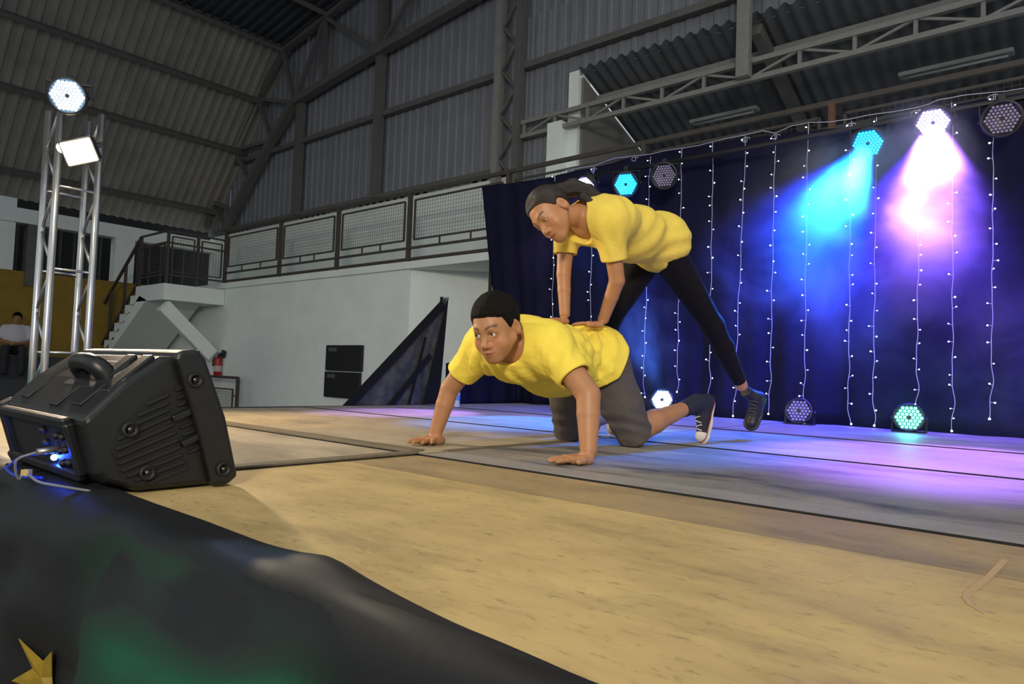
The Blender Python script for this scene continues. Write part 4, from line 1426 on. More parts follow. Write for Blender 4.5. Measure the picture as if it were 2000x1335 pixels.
def head_parts(c, fwd, up, s=1.0, chub=1.0, open_eye=0.0055, gaze=None, look_down=False):
    """head at c; returns (face Prim, dict of local frame). local axes x=right y=forward z=up"""
    fwd = unit(fwd); up = unit(np.asarray(up, float) - fwd * np.dot(up, fwd)); rt = np.cross(fwd, up)
    c = np.asarray(c, float)
    Rm = np.stack([rt, fwd, up])

    def W(x, y, z):
        return c + s * (x * rt + y * fwd + z * up)

    def E(x, y, z, a, b, d, rot=None):
        return el(W(x, y, z), A3(a, b, d) * s, Rm if rot is None else rot @ Rm)

    def C(p, q, ra, rb):
        return rc(W(*p), W(*q), ra * s, rb * s)
    base = [E(0, -0.015, 0.035, 0.074, 0.092, 0.084), E(0, 0.026, -0.002, 0.062, 0.062, 0.085), E(0, 0.036, -0.060, 0.047 * chub, 0.046, 0.042)]
    for sx in (-1, 1):
        base.append(C((sx * 0.054 * chub, 0.005, -0.040), (sx * 0.018, 0.062, -0.090), 0.018, 0.015))
        base.append(E(sx * 0.037, 0.050, -0.038, 0.028 * chub, 0.026, 0.029))
    base.append(E(0, 0.066, -0.092, 0.019, 0.016, 0.016))
    base.append(C((-0.028, 0.074, 0.022), (0.028, 0.074, 0.022), 0.0115, 0.0115))
    base.append(E(0, 0.070, -0.062, 0.028, 0.023, 0.024))
    F = union(base, 0.022 * s)
    # sockets
    sock = union([E(sx * 0.032, 0.093, 0.004, 0.018, 0.013, 0.011) for sx in (-1, 1)], 0.0)
    F0 = F
    F = cut(F0, sock, 0.012 * s)
    nose = union([C((0, 0.079, 0.010), (0, 0.100, -0.029), 0.0075, 0.0110), E(0, 0.099, -0.031, 0.0125, 0.0115, 0.0105), E(0.0125, 0.092, -0.036, 0.0085, 0.010, 0.0075), E(-0.0125, 0.092, -0.036, 0.0085, 0.010, 0.0075)], 0.006 * s)
    lids = [E(sx * 0.0315, 0.0700, 0.003, 0.0165, 0.0152, 0.0148) for sx in (-1, 1)]
    lips_u = union([C((-0.021, 0.083, -0.0645), (-0.006, 0.0925, -0.0605), 0.0035, 0.0058), C((0.021, 0.083, -0.0645), (0.006, 0.0925, -0.0605), 0.0035, 0.0058), C((-0.006, 0.0925, -0.0605), (0.006, 0.0925, -0.0605), 0.0055, 0.0055)], 0.003 * s)
    lips_l = union([C((-0.019, 0.083, -0.067), (0, 0.0905, -0.0715), 0.0035, 0.0066), C((0.019, 0.083, -0.067), (0, 0.0905, -0.0715), 0.0035, 0.0066)], 0.003 * s)
    groove = union([C((-0.022, 0.087, -0.0655), (0, 0.0985, -0.0658), 0.0016, 0.0018), C((0.022, 0.087, -0.0655), (0, 0.0985, -0.0658), 0.0016, 0.0018)], 0.0)
    openings = union([el(W(sx * 0.0315, 0.0865, 0.0025), A3(0.0138, 0.012, open_eye) * s, Rm) for sx in (-1, 1)], 0.0)
    nostril = union([E(sx * 0.0065, 0.099, -0.0425, 0.0036, 0.006, 0.003) for sx in (-1, 1)], 0.0)
    ears = []
    for sx in (-1, 1):
        a_ = math.radians(-14)
        rr = np.array([[1, 0, 0], [0, math.cos(a_), math.sin(a_)], [0, -math.sin(a_), math.cos(a_)]])
        b_ = math.radians(22) * sx
        r2 = np.array([[math.cos(b_), math.sin(b_), 0], [-math.sin(b_), math.cos(b_), 0], [0, 0, 1]])
        e = E(sx * 0.0775, -0.012, -0.006, 0.0095, 0.0185, 0.031, rr @ r2)
        e = cut(e, E(sx * 0.088, -0.006, -0.002, 0.010, 0.010, 0.019, rr @ r2), 0.005 * s)
        ears.append(e)

    def fn(P):
        d = F(P)
        d = smin(d, nose(P), 0.010 * s)
        for l in lids:
            d = smin(d, l(P), 0.005 * s)
        d = smin(d, lips_u(P), 0.004 * s)
        d = smin(d, lips_l(P), 0.004 * s)
        d = smax(d, -groove(P), 0.0022 * s)
        d = smax(d, -nostril(P), 0.002 * s)
        d = smax(d, -openings(P), 0.0016 * s)
        for e in ears:
            d = smin(d, e(P), 0.006 * s)
        return d
    P_ = Prim(fn, W(0, 0, 0), 0.15 * s)

    def loc(P):
        return (P - c) @ Rm.T / s
    return P_, dict(W=W, R=Rm, s=s, c=c, loc=loc, rt=rt, fwd=fwd, up=up)


def smoothstep(a, b, x):
    t = np.clip((x - a) / (b - a), 0, 1); return t * t * (3 - 2 * t)


def face_colour(H, skin, blush=0.12, open_eye=0.0072):
    def f(P):
        n = len(P)
        col = np.tile(skin, (n, 1))
        q = H['loc'](P)
        x, y, z = q[:, 0], q[:, 1], q[:, 2]
        near = (np.abs(x) < 0.1) & (np.abs(y) < 0.14) & (np.abs(z) < 0.14)
        # lips
        lip = np.exp(-(((np.abs(x)) / 0.020) ** 4)) * np.exp(-(((z + 0.0655) / 0.0085) ** 4)) * smoothstep(0.079, 0.086, y)
        col = col * (1 - lip[:, None]) + lip[:, None] * (skin * A3(0.62, 0.40, 0.42))
        # eyebrows
        bx_ = np.abs(x)
        zc = 0.0235 + 0.010 * np.sin(np.clip((bx_ - 0.010) / 0.04, 0, 1) * math.pi * 0.8)
        br = smoothstep(0.009, 0.014, bx_) * (1 - smoothstep(0.046, 0.054, bx_)) * np.exp(-((z - zc) / 0.0042) ** 2) * (y > 0.05)
        col = col * (1 - 0.88 * br[:, None]) + 0.88 * br[:, None] * A3(0.02, 0.013, 0.01)
        # lash line
        ex, ez = (bx_ - 0.0315) / 0.0155, (z - 0.0025) / (open_eye + 0.0022)
        rr = np.sqrt(ex * ex + ez * ez)
        la = np.exp(-((rr - 1.0) / 0.16) ** 2) * (y > 0.06) * smoothstep(-0.5, 0.6, ez)
        col = col * (1 - 0.8 * la[:, None]) + 0.8 * la[:, None] * A3(0.02, 0.012, 0.01)
        # warm cheeks, nose tip and ears
        ch = np.exp(-(((bx_ - 0.04) / 0.02) ** 2 + ((z + 0.03) / 0.02) ** 2)) * (y > 0.03) + np.exp(-((x / 0.015) ** 2 + ((z + 0.034) / 0.014) ** 2)) * (y > 0.09)
        col = col * (1 + blush * ch[:, None] * A3(0.6, -0.4, -0.3) * near[:, None])
        return np.clip(col, 0.004, 1)
    return f


def eyes(H, parent, gaze, iris=(0.035, 0.016, 0.008)):
    s = H['s']
    for sx in (-1, 1):
        c = H['W'](sx * 0.0315, 0.0684, 0.003)
        g = unit(gaze)
        r = 0.0146 * s
        mb = MB().sphere((0, 0, 0), r, 24, 20)
        me = mb.mesh('eyeball')
        co = np.array([v.co[:] for v in me.vertices])
        ang = np.degrees(np.arccos(np.clip(co @ g / r, -1, 1)))
        col = np.where(ang[:, None] < 12, A3(0.004, 0.004, 0.004), np.where(ang[:, None] < 27, A3(*iris), A3(0.62, 0.58, 0.56)))
        at = me.color_attributes.new('tint', 'FLOAT_COLOR', 'POINT')
        at.data.foreach_set('color', np.concatenate([col, np.ones((len(col), 1))], 1).astype(np.float32).ravel())
        o = link('eyeball', me, M_EYE, parent)
        o.location = V(c)


def hand_prim(wrist, fdir, back, thumb_side, s=1.0, splay=0.12, curl=(0.02, 0.18, 0.3), thumb=(0.75, 0.1), lift=0.0):
    """wrist: root of palm; fdir: towards fingers; back: normal of the back of the hand; thumb_side: +1/-1 along cross(fdir, back)"""
    f = unit(fdir); b = unit(np.asarray(back, float) - f * np.dot(back, f)); t = np.cross(f, b) * thumb_side
    w = np.asarray(wrist, float)
    Rm = np.stack([t, f, b])
    palm = union([rbox(w + f * 0.042 * s, A3(0.036, 0.046, 0.0135) * s, 0.012 * s, Rm),
                  el(w + (f * 0.030 + t * 0.026 - b * 0.003) * s, A3(0.017, 0.030, 0.014) * s, Rm),
                  el(w + (f * 0.028 - t * 0.024 - b * 0.002) * s, A3(0.015, 0.032, 0.014) * s, Rm)], 0.012 * s)
    fingers = []
    for k, (off, ln, rad) in enumerate(((0.027, 0.068, 0.0088), (0.009, 0.075, 0.0090), (-0.009, 0.070, 0.0086), (-0.026, 0.054, 0.0078))):
        a = splay * (1.5 - k)
        d = unit(f * math.cos(a) + t * math.sin(a))
        p = w + (f * (0.080 - 0.004 * abs(k - 1)) + t * off + b * 0.001) * s
        seg = [0.46, 0.30, 0.24]
        pts = [p]
        bend = 0
        for q in range(3):
            bend += curl[q]
            dd = d * math.cos(bend) - b * math.sin(bend)
            pts.append(pts[-1] + dd * ln * seg[q] * s)
        fingers.append(chain(pts, [rad * s, rad * 0.96 * s, rad * 0.86 * s, rad * 0.74 * s], 0.003))
    tp = w + (f * 0.026 + t * 0.030) * s
    d1 = unit(f * math.cos(thumb[0]) + t * math.sin(thumb[0]) - b * thumb[1])
    d2 = unit(f * math.cos(thumb[0] - 0.25) + t * math.sin(thumb[0] - 0.25) - b * (thumb[1] + 0.05))
    p1 = tp + d1 * 0.034 * s
    p2 = p1 + d2 * 0.028 * s
    th = chain([tp, p1, p2], [0.0125 * s, 0.0103 * s, 0.0082 * s], 0.004)
    fg = union(fingers, 0.0)

    def fn(P):
        return smin(smin(palm(P), fg(P), 0.007 * s), th(P), 0.010 * s)
    c = w + f * 0.08 * s
    return Prim(fn, c, 0.13 * s)


def wrinkle(P, pts, amp, freq):
    """soft cloth folds: (centre, direction across the folds, radius, phase)"""
    d = np.zeros(len(P))
    for (p, ax, r, ph) in pts:
        D = P - p
        r2 = (D * D).sum(1)
        m = r2 < (2.2 * r) ** 2
        if not m.any():
            continue
        Q = D[m]
        u = Q @ unit(ax)
        w = np.sin(u * freq + ph + 1.5 * snoise(P[m], 14, 7))
        d[m] += amp * (np.abs(w) ** 0.8 * np.sign(w)) * np.exp(-r2[m] / r ** 2)
    return d


# ------------------------------------------------------------------ the boy on hands and knees (he faces -Y)
boy = thing('person', (-1.83, 2.45, 0.0), 'boy in yellow t-shirt and grey shorts on hands and knees', 'person', 'performers')
B_SH = {1: A3(-1.640, 2.140, 0.425), -1: A3(-2.010, 2.140, 0.425)}
B_EL = {1: A3(-1.462, 2.135, 0.245), -1: A3(-2.185, 2.135, 0.235)}
B_WR = {1: A3(-1.430, 2.100, 0.050), -1: A3(-2.228, 2.105, 0.050)}
hand_n = hand_prim(A3(-1.437, 2.105, 0.018), (-0.34, -0.94, 0.0), (0, 0, 1), -1, 1.06, splay=0.10, curl=(-0.02, 0.06, 0.10), thumb=(0.65, 0.02))
hand_f = hand_prim(A3(-2.222, 2.110, 0.018), (0.30, -0.95, 0.0), (0, 0, 1), 1, 1.08, splay=0.22, curl=(-0.02, 0.06, 0.10), thumb=(1.0, 0.02))
HB_C = at_d(969, 640, 2.655)
boy_head, BH = head_parts(HB_C, (0.18, -0.88, -0.42), (0.0, -0.42, 0.90), 1.05, chub=1.10, open_eye=0.0072)


def arm(sh, elb, wr, r):
    m1 = sh * 0.5 + elb * 0.5; m2 = elb * 0.65 + wr * 0.35
    return chain([sh, m1, elb, m2, wr], [r * 1.06, r * 0.98, r * 0.86, r * 0.82, r * 0.60], 0.005)


neck_b = A3(-1.822, 2.13, 0.44)
armL = arm(B_SH[1], B_EL[1], B_WR[1] + A3(0, 0, 0.0), 0.052)
armR = arm(B_SH[-1], B_EL[-1], B_WR[-1], 0.047)
B_HIP = {1: A3(-1.735, 2.665, 0.345), -1: A3(-1.925, 2.665, 0.345)}
B_KN = {1: A3(-1.668, 2.815, 0.058), -1: A3(-1.995, 2.775, 0.058)}
ank = at_d(1338, 797, 3.42)
B_AN = {1: np.asarray(ank), -1: A3(-2.0, 3.10, 0.11)}
torso = union([el((-1.825, 2.20, 0.415), (0.160, 0.14, 0.105)), el((-1.825, 2.42, 0.395), (0.140, 0.19, 0.105)), el((-1.83, 2.64, 0.395), (0.145, 0.11, 0.115)), rc(B_SH[1], B_SH[-1], 0.052, 0.052)], 0.06)
legs_ = []
for k in (1, -1):
    mid = B_KN[k] * 0.62 + B_AN[k] * 0.38
    legs_.append(chain([B_HIP[k], B_KN[k]], [0.078, 0.056], 0.02))
    legs_.append(chain([B_KN[k], mid + A3(0, 0, 0.012), B_AN[k]], [0.054, 0.053, 0.034], 0.02))
neckp = chain([HB_C - BH['fwd'] * 0.030 - BH['up'] * 0.055, neck_b], [0.050, 0.060], 0.02)


def boy_fn(P):
    d = torso(P)
    for l in legs_:
        d = smin(d, l(P), 0.03)
    a = np.minimum(smin(armL(P), hand_n(P), 0.016), smin(armR(P), hand_f(P), 0.016))
    d = smin(d, a, 0.03)
    hd = smin(boy_head(P), neckp(P), 0.022)
    return smin(d, hd, 0.012)


BOY = Prim(boy_fn, A3(-1.83, 2.5, 0.3), 1.0)
me = sdf_mesh('body', BOY, 0.0026, face_colour(BH, SKIN_B), lo=(-2.40, 1.80, -0.01), hi=(-1.30, 3.55, 0.70))
link('body', me, M_SKIN, boy)
eyes(BH, boy, BH['fwd'] * 0.95 + A3(-0.30, 0, 0.12))

# hair: close crop with a straight fringe line
def hair_cap(H, grow, hl, amp, k=0.006, extra=None):
    W, s = H['W'], H['s']
    shell = el(W(0, -0.015, 0.037), A3(0.074 + grow, 0.092 + grow, 0.084 + grow * 1.1) * s, H['R'])

    def fn(P):
        q = H['loc'](P)
        d = shell(P) + amp * snoise(P, 260, 3) * s
        edge = (np.interp(q[:, 1], hl[0], hl[1]) - q[:, 2]) * s * 0.8 + 0.0012 * snoise(P, 300, 9)
        d = smax(d, edge, k * s)
        if extra is not None:
            d = smin(d, extra(P), 0.012 * s)
        return d
    return Prim(fn, W(0, 0, 0.03), 0.14 * s + (0.35 if extra is not None else 0))


hl_b = ([-0.12, -0.055, -0.045, -0.020, -0.012, 0.012, 0.022, 0.040, 0.052, 0.068, 0.10], [-0.050, -0.045, 0.002, 0.020, 0.022, -0.006, 0.002, 0.048, 0.052, 0.060, 0.062])
HB = hair_cap(BH, 0.0100, hl_b, 0.0015, k=0.020)
link('hair', sdf_mesh('hair', HB, 0.0026, lo=HB_C - 0.16, hi=HB_C + 0.18, relax=0), M_HAIR, boy)

# t-shirt
sl_n = B_SH[1] * 0.42 + B_EL[1] * 0.58
sl_f = B_SH[-1] * 0.42 + B_EL[-1] * 0.58
tee_body = union([el((-1.825, 2.185, 0.410), (0.190, 0.155, 0.140)), el((-1.825, 2.40, 0.375), (0.172, 0.20, 0.160)), el((-1.83, 2.685, 0.390), (0.186, 0.140, 0.166)), el((-1.730, 2.665, 0.365), (0.128, 0.14, 0.142)), el((-1.930, 2.665, 0.365), (0.128, 0.14, 0.142)),
                  rc(B_SH[1] + A3(-0.01, 0.01, 0), B_SH[-1] + A3(0.01, 0.01, 0), 0.082, 0.082)], 0.07)
slv = union([chain([B_SH[1] + A3(-0.03, 0.01, 0.0), sl_n], [0.088, 0.072], 0.03), chain([B_SH[-1] + A3(0.03, 0.01, 0.0), sl_f], [0.088, 0.066], 0.03)], 0.0)
collar = rc(neck_b + A3(0, 0.04, -0.0), neck_b + A3(0.010, -0.02, 0.0), 0.086, 0.078)
neck_hole = chain([neck_b + A3(0.004, 0.03, 0.03), neck_b + A3(0.016, -0.06, 0.0), neck_b + A3(0.04, -0.17, -0.02)], [0.064, 0.086, 0.110], 0.01)


def plane_cut(P, p, n):
    return (P - p) @ unit(n)


dn, df = unit(B_EL[1] - B_SH[1]), unit(B_EL[-1] - B_SH[-1])
hole_n = rc(sl_n + dn * 0.0, sl_n + dn * 0.1, 0.057, 0.064)
hole_f = rc(sl_f - df * 0.01, sl_f + df * 0.1, 0.052, 0.060)
hem_p, hem_nv = A3(-1.80, 2.655, 0.42), unit(A3(0.05, 0.88, -0.42))
hem_hole = rc(A3(-1.83, 2.715, 0.385), A3(-1.83, 2.85, 0.39), 0.150, 0.155)
wr_pts = [(A3(-1.66, 2.16, 0.31), (0.7, 0.3, 0.5), 0.10, 0.0), (A3(-1.99, 2.14, 0.33), (0.75, 0.2, -0.5), 0.10, 1.0), (A3(-1.70, 2.53, 0.48), (0.2, 0.85, -0.3), 0.13, 2.0),
          (A3(-1.86, 2.50, 0.53), (0.3, 0.9, 0), 0.12, 0.6), (A3(-1.70, 2.42, 0.34), (0.1, 0.6, 0.75), 0.15, 0.3), (A3(-1.55, 2.13, 0.36), (0.5, 0.6, -0.3), 0.08, 0.9), (A3(-1.85, 2.10, 0.30), (0.9, 0.1, 0.2), 0.09, 0.2)]


def tee_fn(P):
    d = smin(tee_body(P), slv(P), 0.05)
    d = smin(d, collar(P), 0.03)
    # cloth sagging under chest and belly
    d = d + wrinkle(P, wr_pts, 0.0058, 95) + 0.0022 * snoise(P * A3(1, 0.5, 1), 38, 4) + 0.0012 * snoise(P, 90, 8)
    d = smax(d, plane_cut(P, sl_n, dn), 0.006) if False else d
    # sleeve ends cut square
    near_n = ((P - sl_n) ** 2).sum(1) < 0.14 ** 2
    cn_ = plane_cut(P, sl_n + dn * 0.018, dn)
    d = np.where(near_n & (P[:, 0] > -1.70), smax(d, cn_, 0.004), d)
    near_f = ((P - sl_f) ** 2).sum(1) < 0.14 ** 2
    cf_ = plane_cut(P, sl_f + df * 0.018, df)
    d = np.where(near_f & (P[:, 0] < -1.95), smax(d, cf_, 0.004), d)
    d = smax(d, plane_cut(P, hem_p, hem_nv) + 0.006 * np.sin(P[:, 0] * 40) + 0.004 * np.sin(P[:, 2] * 55), 0.004)
    d = smax(d, -hole_n(P), 0.004); d = smax(d, -hole_f(P), 0.004)
    d = smax(d, -neck_hole(P), 0.005)
    return d


TEE = Prim(tee_fn, A3(-1.83, 2.35, 0.4), 0.6)
link('t_shirt', sdf_mesh('t_shirt', TEE, 0.0034, lo=(-2.26, 1.95, 0.15), hi=(-1.38, 2.80, 0.66)), M_TEE, boy)
# neck band
# shorts
hemk = {}
sh_legs = []
for k in (1, -1):
    d_ = unit(B_KN[k] - B_HIP[k])
    hemk[k] = (B_KN[k] + d_ * 0.005, d_)
    sh_legs.append(chain([B_HIP[k] + A3(0, 0, 0.02), B_HIP[k] * 0.5 + B_KN[k] * 0.5, B_KN[k] + d_ * 0.02], [0.108, 0.096, 0.082], 0.03))
sh_body = union([el((-1.83, 2.645, 0.395), (0.160, 0.128, 0.135)), el((-1.745, 2.69, 0.37), (0.09, 0.10, 0.11)), el((-1.915, 2.69, 0.37), (0.09, 0.10, 0.11))], 0.05)
sh_hole = union([rc(hemk[k][0] - hemk[k][1] * 0.05, hemk[k][0] + hemk[k][1] * 0.08, 0.066, 0.070) for k in (1, -1)], 0.0)


def shorts_fn(P):
    d = sh_body(P)
    l = np.minimum(sh_legs[0](P), sh_legs[1](P))
    d = smin(d, l, 0.03)
    d = d + 0.0030 * snoise(P * A3(1, 1, 0.6), 42, 12) + 0.0035 * np.sin(P[:, 2] * 120 + P[:, 1] * 30 + 3 * P[:, 0]) * np.exp(-((P[:, 2] - 0.10) / 0.06) ** 2)
    for k in (1, -1):
        nr = ((P - hemk[k][0]) ** 2).sum(1) < 0.16 ** 2
        sd__ = (P[:, 0] > -1.83) if k == 1 else (P[:, 0] <= -1.83)
        d = np.where(nr & sd__, smax(d, plane_cut(P, hemk[k][0] + hemk[k][1] * 0.012, hemk[k][1] + A3(0, 0.25, 0)), 0.004), d)
    d = smax(d, -sh_hole(P), 0.004)
    d = smax(d, 0.004 - P[:, 2], 0.004)
    return np.where(P[:, 2] > 0.24, smax(d, -plane_cut(P, hem_p - hem_nv * 0.06, A3(0, 1, 0)), 0.01), d)


SHO = Prim(shorts_fn, A3(-1.83, 2.72, 0.25), 0.5)
link('shorts', sdf_mesh('shorts', SHO, 0.004, lo=(-2.2, 2.45, -0.01), hi=(-1.5, 3.0, 0.60)), M_SHORTS, boy)

# sock and canvas sneaker; the foot stands on its toes, sole facing away
M_SOCK = mat('navy_sock', (0.012, 0.014, 0.03), 0.85)
M_CANV = mat('navy_canvas', (0.014, 0.013, 0.024), 0.8, bump=0.1, bscale=500)
M_RUBBER = mat('white_rubber', (0.60, 0.57, 0.52), 0.5, var=0.15, vscale=20)
M_LACE = mat('white_lace', (0.55, 0.53, 0.50), 0.8)
M_REDL = mat('red_line', (0.25, 0.02, 0.03), 0.6)
M_BSHOE = mat('black_shoe', (0.009, 0.009, 0.010), 0.5)


def shoe(parent, toe, heel, instep, ankle, width, mats, toe_cap=True, laces=True, sock=None):
    """toe/heel: ends of the sole; instep: direction out of the sole on the lace side"""
    toe, heel = np.asarray(toe, float), np.asarray(heel, float)
    f = unit(toe - heel); u = unit(np.asarray(instep, float) - f * np.dot(instep, f)); r = np.cross(f, u)
    L = np.linalg.norm(toe - heel)
    Rm = np.stack([r, f, u])

    def W(x, y, z):
        return heel + r * x + f * (y * L) + u * z
    w = width
    sole = union([rc(W(0, 0.16, 0.014), W(0, 0.86, 0.014), w * 0.80, w * 0.90, (u, 0.30)), rc(W(0, 0.6, 0.014), W(0.004, 0.84, 0.014), w * 0.98, w * 0.92, (u, 0.28))], 0.01)
    so_ = Prim(lambda P: smax(sole(P), np.abs((P - W(0, 0.5, 0.013)) @ u) - 0.0135, 0.004), sole.c, sole.r)
    link('sole', sdf_mesh('sole', so_, 0.003), mats['sole'], parent)
    upper_ = union([rc(W(0, 0.14, 0.035), W(0, 0.85, 0.026), w * 0.72, w * 0.72, (u, 0.85)), rc(W(0, 0.2, 0.04), np.asarray(ankle), w * 0.74, w * 0.70), rc(W(0, 0.5, 0.05), W(0, 0.25, 0.085), w * 0.60, w * 0.66)], 0.035)
    top = np.asarray(ankle) + unit(np.asarray(ankle) - W(0, 0.2, 0.03)) * 0.005
    an_d = unit(np.asarray(ankle) - W(0, 0.2, 0.03))
    up_ = Prim(lambda P: smax(smax(upper_(P), -((P - W(0, 0, 0.008)) @ u), 0.004), (P - top) @ an_d, 0.006), upper_.c, upper_.r)
    link('upper', sdf_mesh('upper', up_, 0.003), mats['upper'], parent)
    if toe_cap:
        tc_ = Prim(lambda P: smax(smax(upper_(P) - 0.0035, -((P - W(0, 0.80, 0)) @ f), 0.004), -((P - W(0, 0, 0.01)) @ u), 0.004), W(0, 0.9, 0.03), 0.09)
        link('toe_cap', sdf_mesh('toe_cap', tc_, 0.003), mats['sole'], parent)
        ln_ = Prim(lambda P: smax(smax(upper_(P) - 0.006, np.abs((P - W(0, 0, 0.029)) @ u) - 0.003, 0.002), -upper_(P) + 0.001, 0.002), W(0, 0.5, 0.03), 0.2)
        link('stripe', sdf_mesh('stripe', ln_, 0.003), M_REDL, parent)
    if laces:
        lm = MB()
        for k in range(6):
            y_ = 0.76 - 0.075 * k
            z_ = 0.026 + 0.75 * w * 0.80 + 0.012 * max(0, k - 1)
            pts = []
            for x_ in np.linspace(-1, 1, 7):
                p0 = W(x_ * w * 0.42, y_ + 0.02 * x_ * (1 if k % 2 else -1), 0.12)
                # drop onto the upper
                t = 0.0
                P = np.array([p0 - u * q for q in np.linspace(0, 0.12, 60)])
                dd = upper_(P)
                ix = np.nonzero(dd < 0.002)[0]
                pts.append(V(P[ix[0] if len(ix) else 40] + u * 0.001))
            lm.tube(pts, 0.0032, 6)
        lo_ = lm.build('laces', mats['lace'], parent)


toe_w = at_d(1363, 862, 3.44); toe_w[2] = 0.03
heel_w = at_d(1381, 784, 3.50)
ank_w = np.asarray(B_AN[1]) * 1.0
view_in = unit(CC - toe_w)
shoe(boy, np.asarray(toe_w) + A3(0.01, 0.05, -0.03), np.asarray(heel_w) + A3(0.01, 0.05, 0.02), (-0.35, -0.93, 0.1), at_d(1352, 792, 3.44), 0.044, dict(sole=M_RUBBER, upper=M_CANV, lace=M_LACE))
a0, a1 = at_d(1336, 798, 3.42), at_d(1362, 786, 3.46)
link('sock', sdf_mesh('sock', chain([a0, a1, np.asarray(heel_w) + A3(0, 0, 0)], [0.0405, 0.043, 0.04], 0.01), 0.003), M_SOCK, boy)
shoe(boy, A3(-1.99, 3.16, 0.012), A3(-2.0, 3.24, 0.225), (-0.1, -1, 0.2), A3(-2.0, 3.15, 0.16), 0.044, dict(sole=M_RUBBER, upper=M_CANV, lace=M_LACE), laces=False)

# ------------------------------------------------------------------ the girl leaning on the boy's back
girl = thing('person', (-1.65, 3.0, 0.0), 'girl in yellow t-shirt and black leggings leaning on the boy\'s back', 'person', 'performers')
CFh = unit(A3(CF[0], CF[1], 0)); CRh = unit(A3(CR[0], CR[1], 0))
g_fwd = unit(-CRh * 0.72 - CFh * 0.62)
g_left = np.cross(A3(0, 0, 1), g_fwd)
G_PEL = at_d(1281, 462, 3.36)
G_CH = at_d(1178, 432, 3.06)
G_MID = at_d(1236, 448, 3.21)
G_SH = {1: at_d(1190, 432, 2.965), -1: at_d(1108, 436, 3.15)}
G_EL = {1: at_d(1205, 548, 3.02), -1: at_d(1101, 535, 3.14)}
G_WR = {1: at_d(1179, 622, 3.10), -1: at_d(1103, 612, 3.12)}
G_HD = at_d(1079, 418, 2.97)
girl_head, GH = head_parts(G_HD, -CRh * 0.52 - CFh * 0.50 + A3(0, 0, -0.68), -CRh * 0.78 - CFh * 0.05 + A3(0, 0, 0.60), 1.0, chub=0.95, open_eye=0.0034)
hip = {1: at_d(1300, 488, 3.31), -1: at_d(1266, 496, 3.42)}
kn = {1: at_d(1392, 636, 3.50), -1: at_d(1190, 625, 3.48)}
an = {1: at_d(1448, 752, 3.70), -1: A3(*on_z(1150, 846)) + A3(0, 0, 0.07)}
hl_ = at_d(1168, 638, 3.10)
spine = unit(G_CH - G_PEL)
gh_n = hand_prim(np.asarray(G_WR[1]) + (hl_ - G_WR[1]) * 0.35 + A3(0, 0, -0.015), (at_d(1130, 634, 3.09) - at_d(1180, 636, 3.10)) + A3(0, 0, 0.004), (0, 0, 1), -1, 0.84, splay=0.08, curl=(0.06, 0.12, 0.15), thumb=(0.5, 0.15))
gh_f = hand_prim(np.asarray(G_WR[-1]) + A3(0, 0, -0.035), g_fwd, (0, 0, 1), 1, 0.84, splay=0.12, curl=(0.1, 0.15, 0.2))
g_armL = chain([G_SH[1], G_EL[1] * 0.5 + G_SH[1] * 0.5, G_EL[1], G_EL[1] * 0.6 + G_WR[1] * 0.4, G_WR[1]], [0.042, 0.038, 0.0335, 0.031, 0.0245], 0.005)
g_armR = chain([G_SH[-1], G_EL[-1] * 0.5 + G_SH[-1] * 0.5, G_EL[-1], G_EL[-1] * 0.6 + G_WR[-1] * 0.4, G_WR[-1]], [0.041, 0.037, 0.032, 0.029, 0.0235], 0.005)
RG = np.stack([g_left, spine, np.cross(g_left, spine)])
nb = at_d(1142, 418, 3.045)
g_torso = union([el(G_CH, (0.140, 0.12, 0.085), RG), el(G_MID, (0.115, 0.14, 0.085), RG), el(G_PEL, (0.135, 0.10, 0.10), RG), rc(G_SH[1], G_SH[-1], 0.045, 0.045)], 0.06)
g_neck = chain([G_HD - GH['fwd'] * 0.028 - GH['up'] * 0.045, nb], [0.044, 0.052], 0.02)
g_legs = union([chain([hip[1], kn[1]], [0.082, 0.050], 0.02), chain([kn[1], kn[1] * 0.65 + an[1] * 0.35, an[1]], [0.050, 0.050, 0.032], 0.02),
                chain([hip[-1], kn[-1], kn[-1] * 0.65 + an[-1] * 0.35, an[-1]], [0.082, 0.050, 0.050, 0.032], 0.02)], 0.0)


def girl_fn(P):
    d = smin(g_torso(P), g_legs(P), 0.04)
    a = np.minimum(smin(g_armL(P), gh_n(P), 0.014), smin(g_armR(P), gh_f(P), 0.014))
    d = smin(d, a, 0.025)
    return smin(d, smin(girl_head(P), g_neck(P), 0.02), 0.014)


GIRL = Prim(girl_fn, G_MID, 1.2)
allp = np.array([G_HD, G_PEL, *hip.values(), *kn.values(), *an.values(), *G_WR.values(), *G_EL.values(), *G_SH.values()])
glo, ghi = allp.min(0) - 0.16, allp.max(0) + 0.17
link('body', sdf_mesh('body', GIRL, 0.0026, face_colour(GH, SKIN_G, open_eye=0.0028), lo=glo, hi=ghi), M_SKIN, girl)
eyes(GH, girl, GH['fwd'] + A3(0, 0, -0.55))
# hair drawn back into a ponytail that falls over the shoulder
pb = GH['W'](0.0, -0.098, 0.055)
tail = chain([GH['W'](0, -0.085, 0.05), pb, at_d(1120, 366, 3.02), at_d(1148, 374, 3.02), at_d(1168, 386, 3.01), at_d(1176, 394, 3.0)], [0.050, 0.036, 0.036, 0.032, 0.020, 0.005], 0.012)
tail2 = chain([at_d(1140, 385, 2.985), at_d(1158, 396, 2.97), at_d(1152, 404, 2.96)], [0.022, 0.010, 0.003], 0.01)
tails = union([tail, tail2], 0.01)


def tail_fn(P):
    return tails(P) + 0.0022 * snoise(P * A3(1, 1, 2.2), 150, 21)


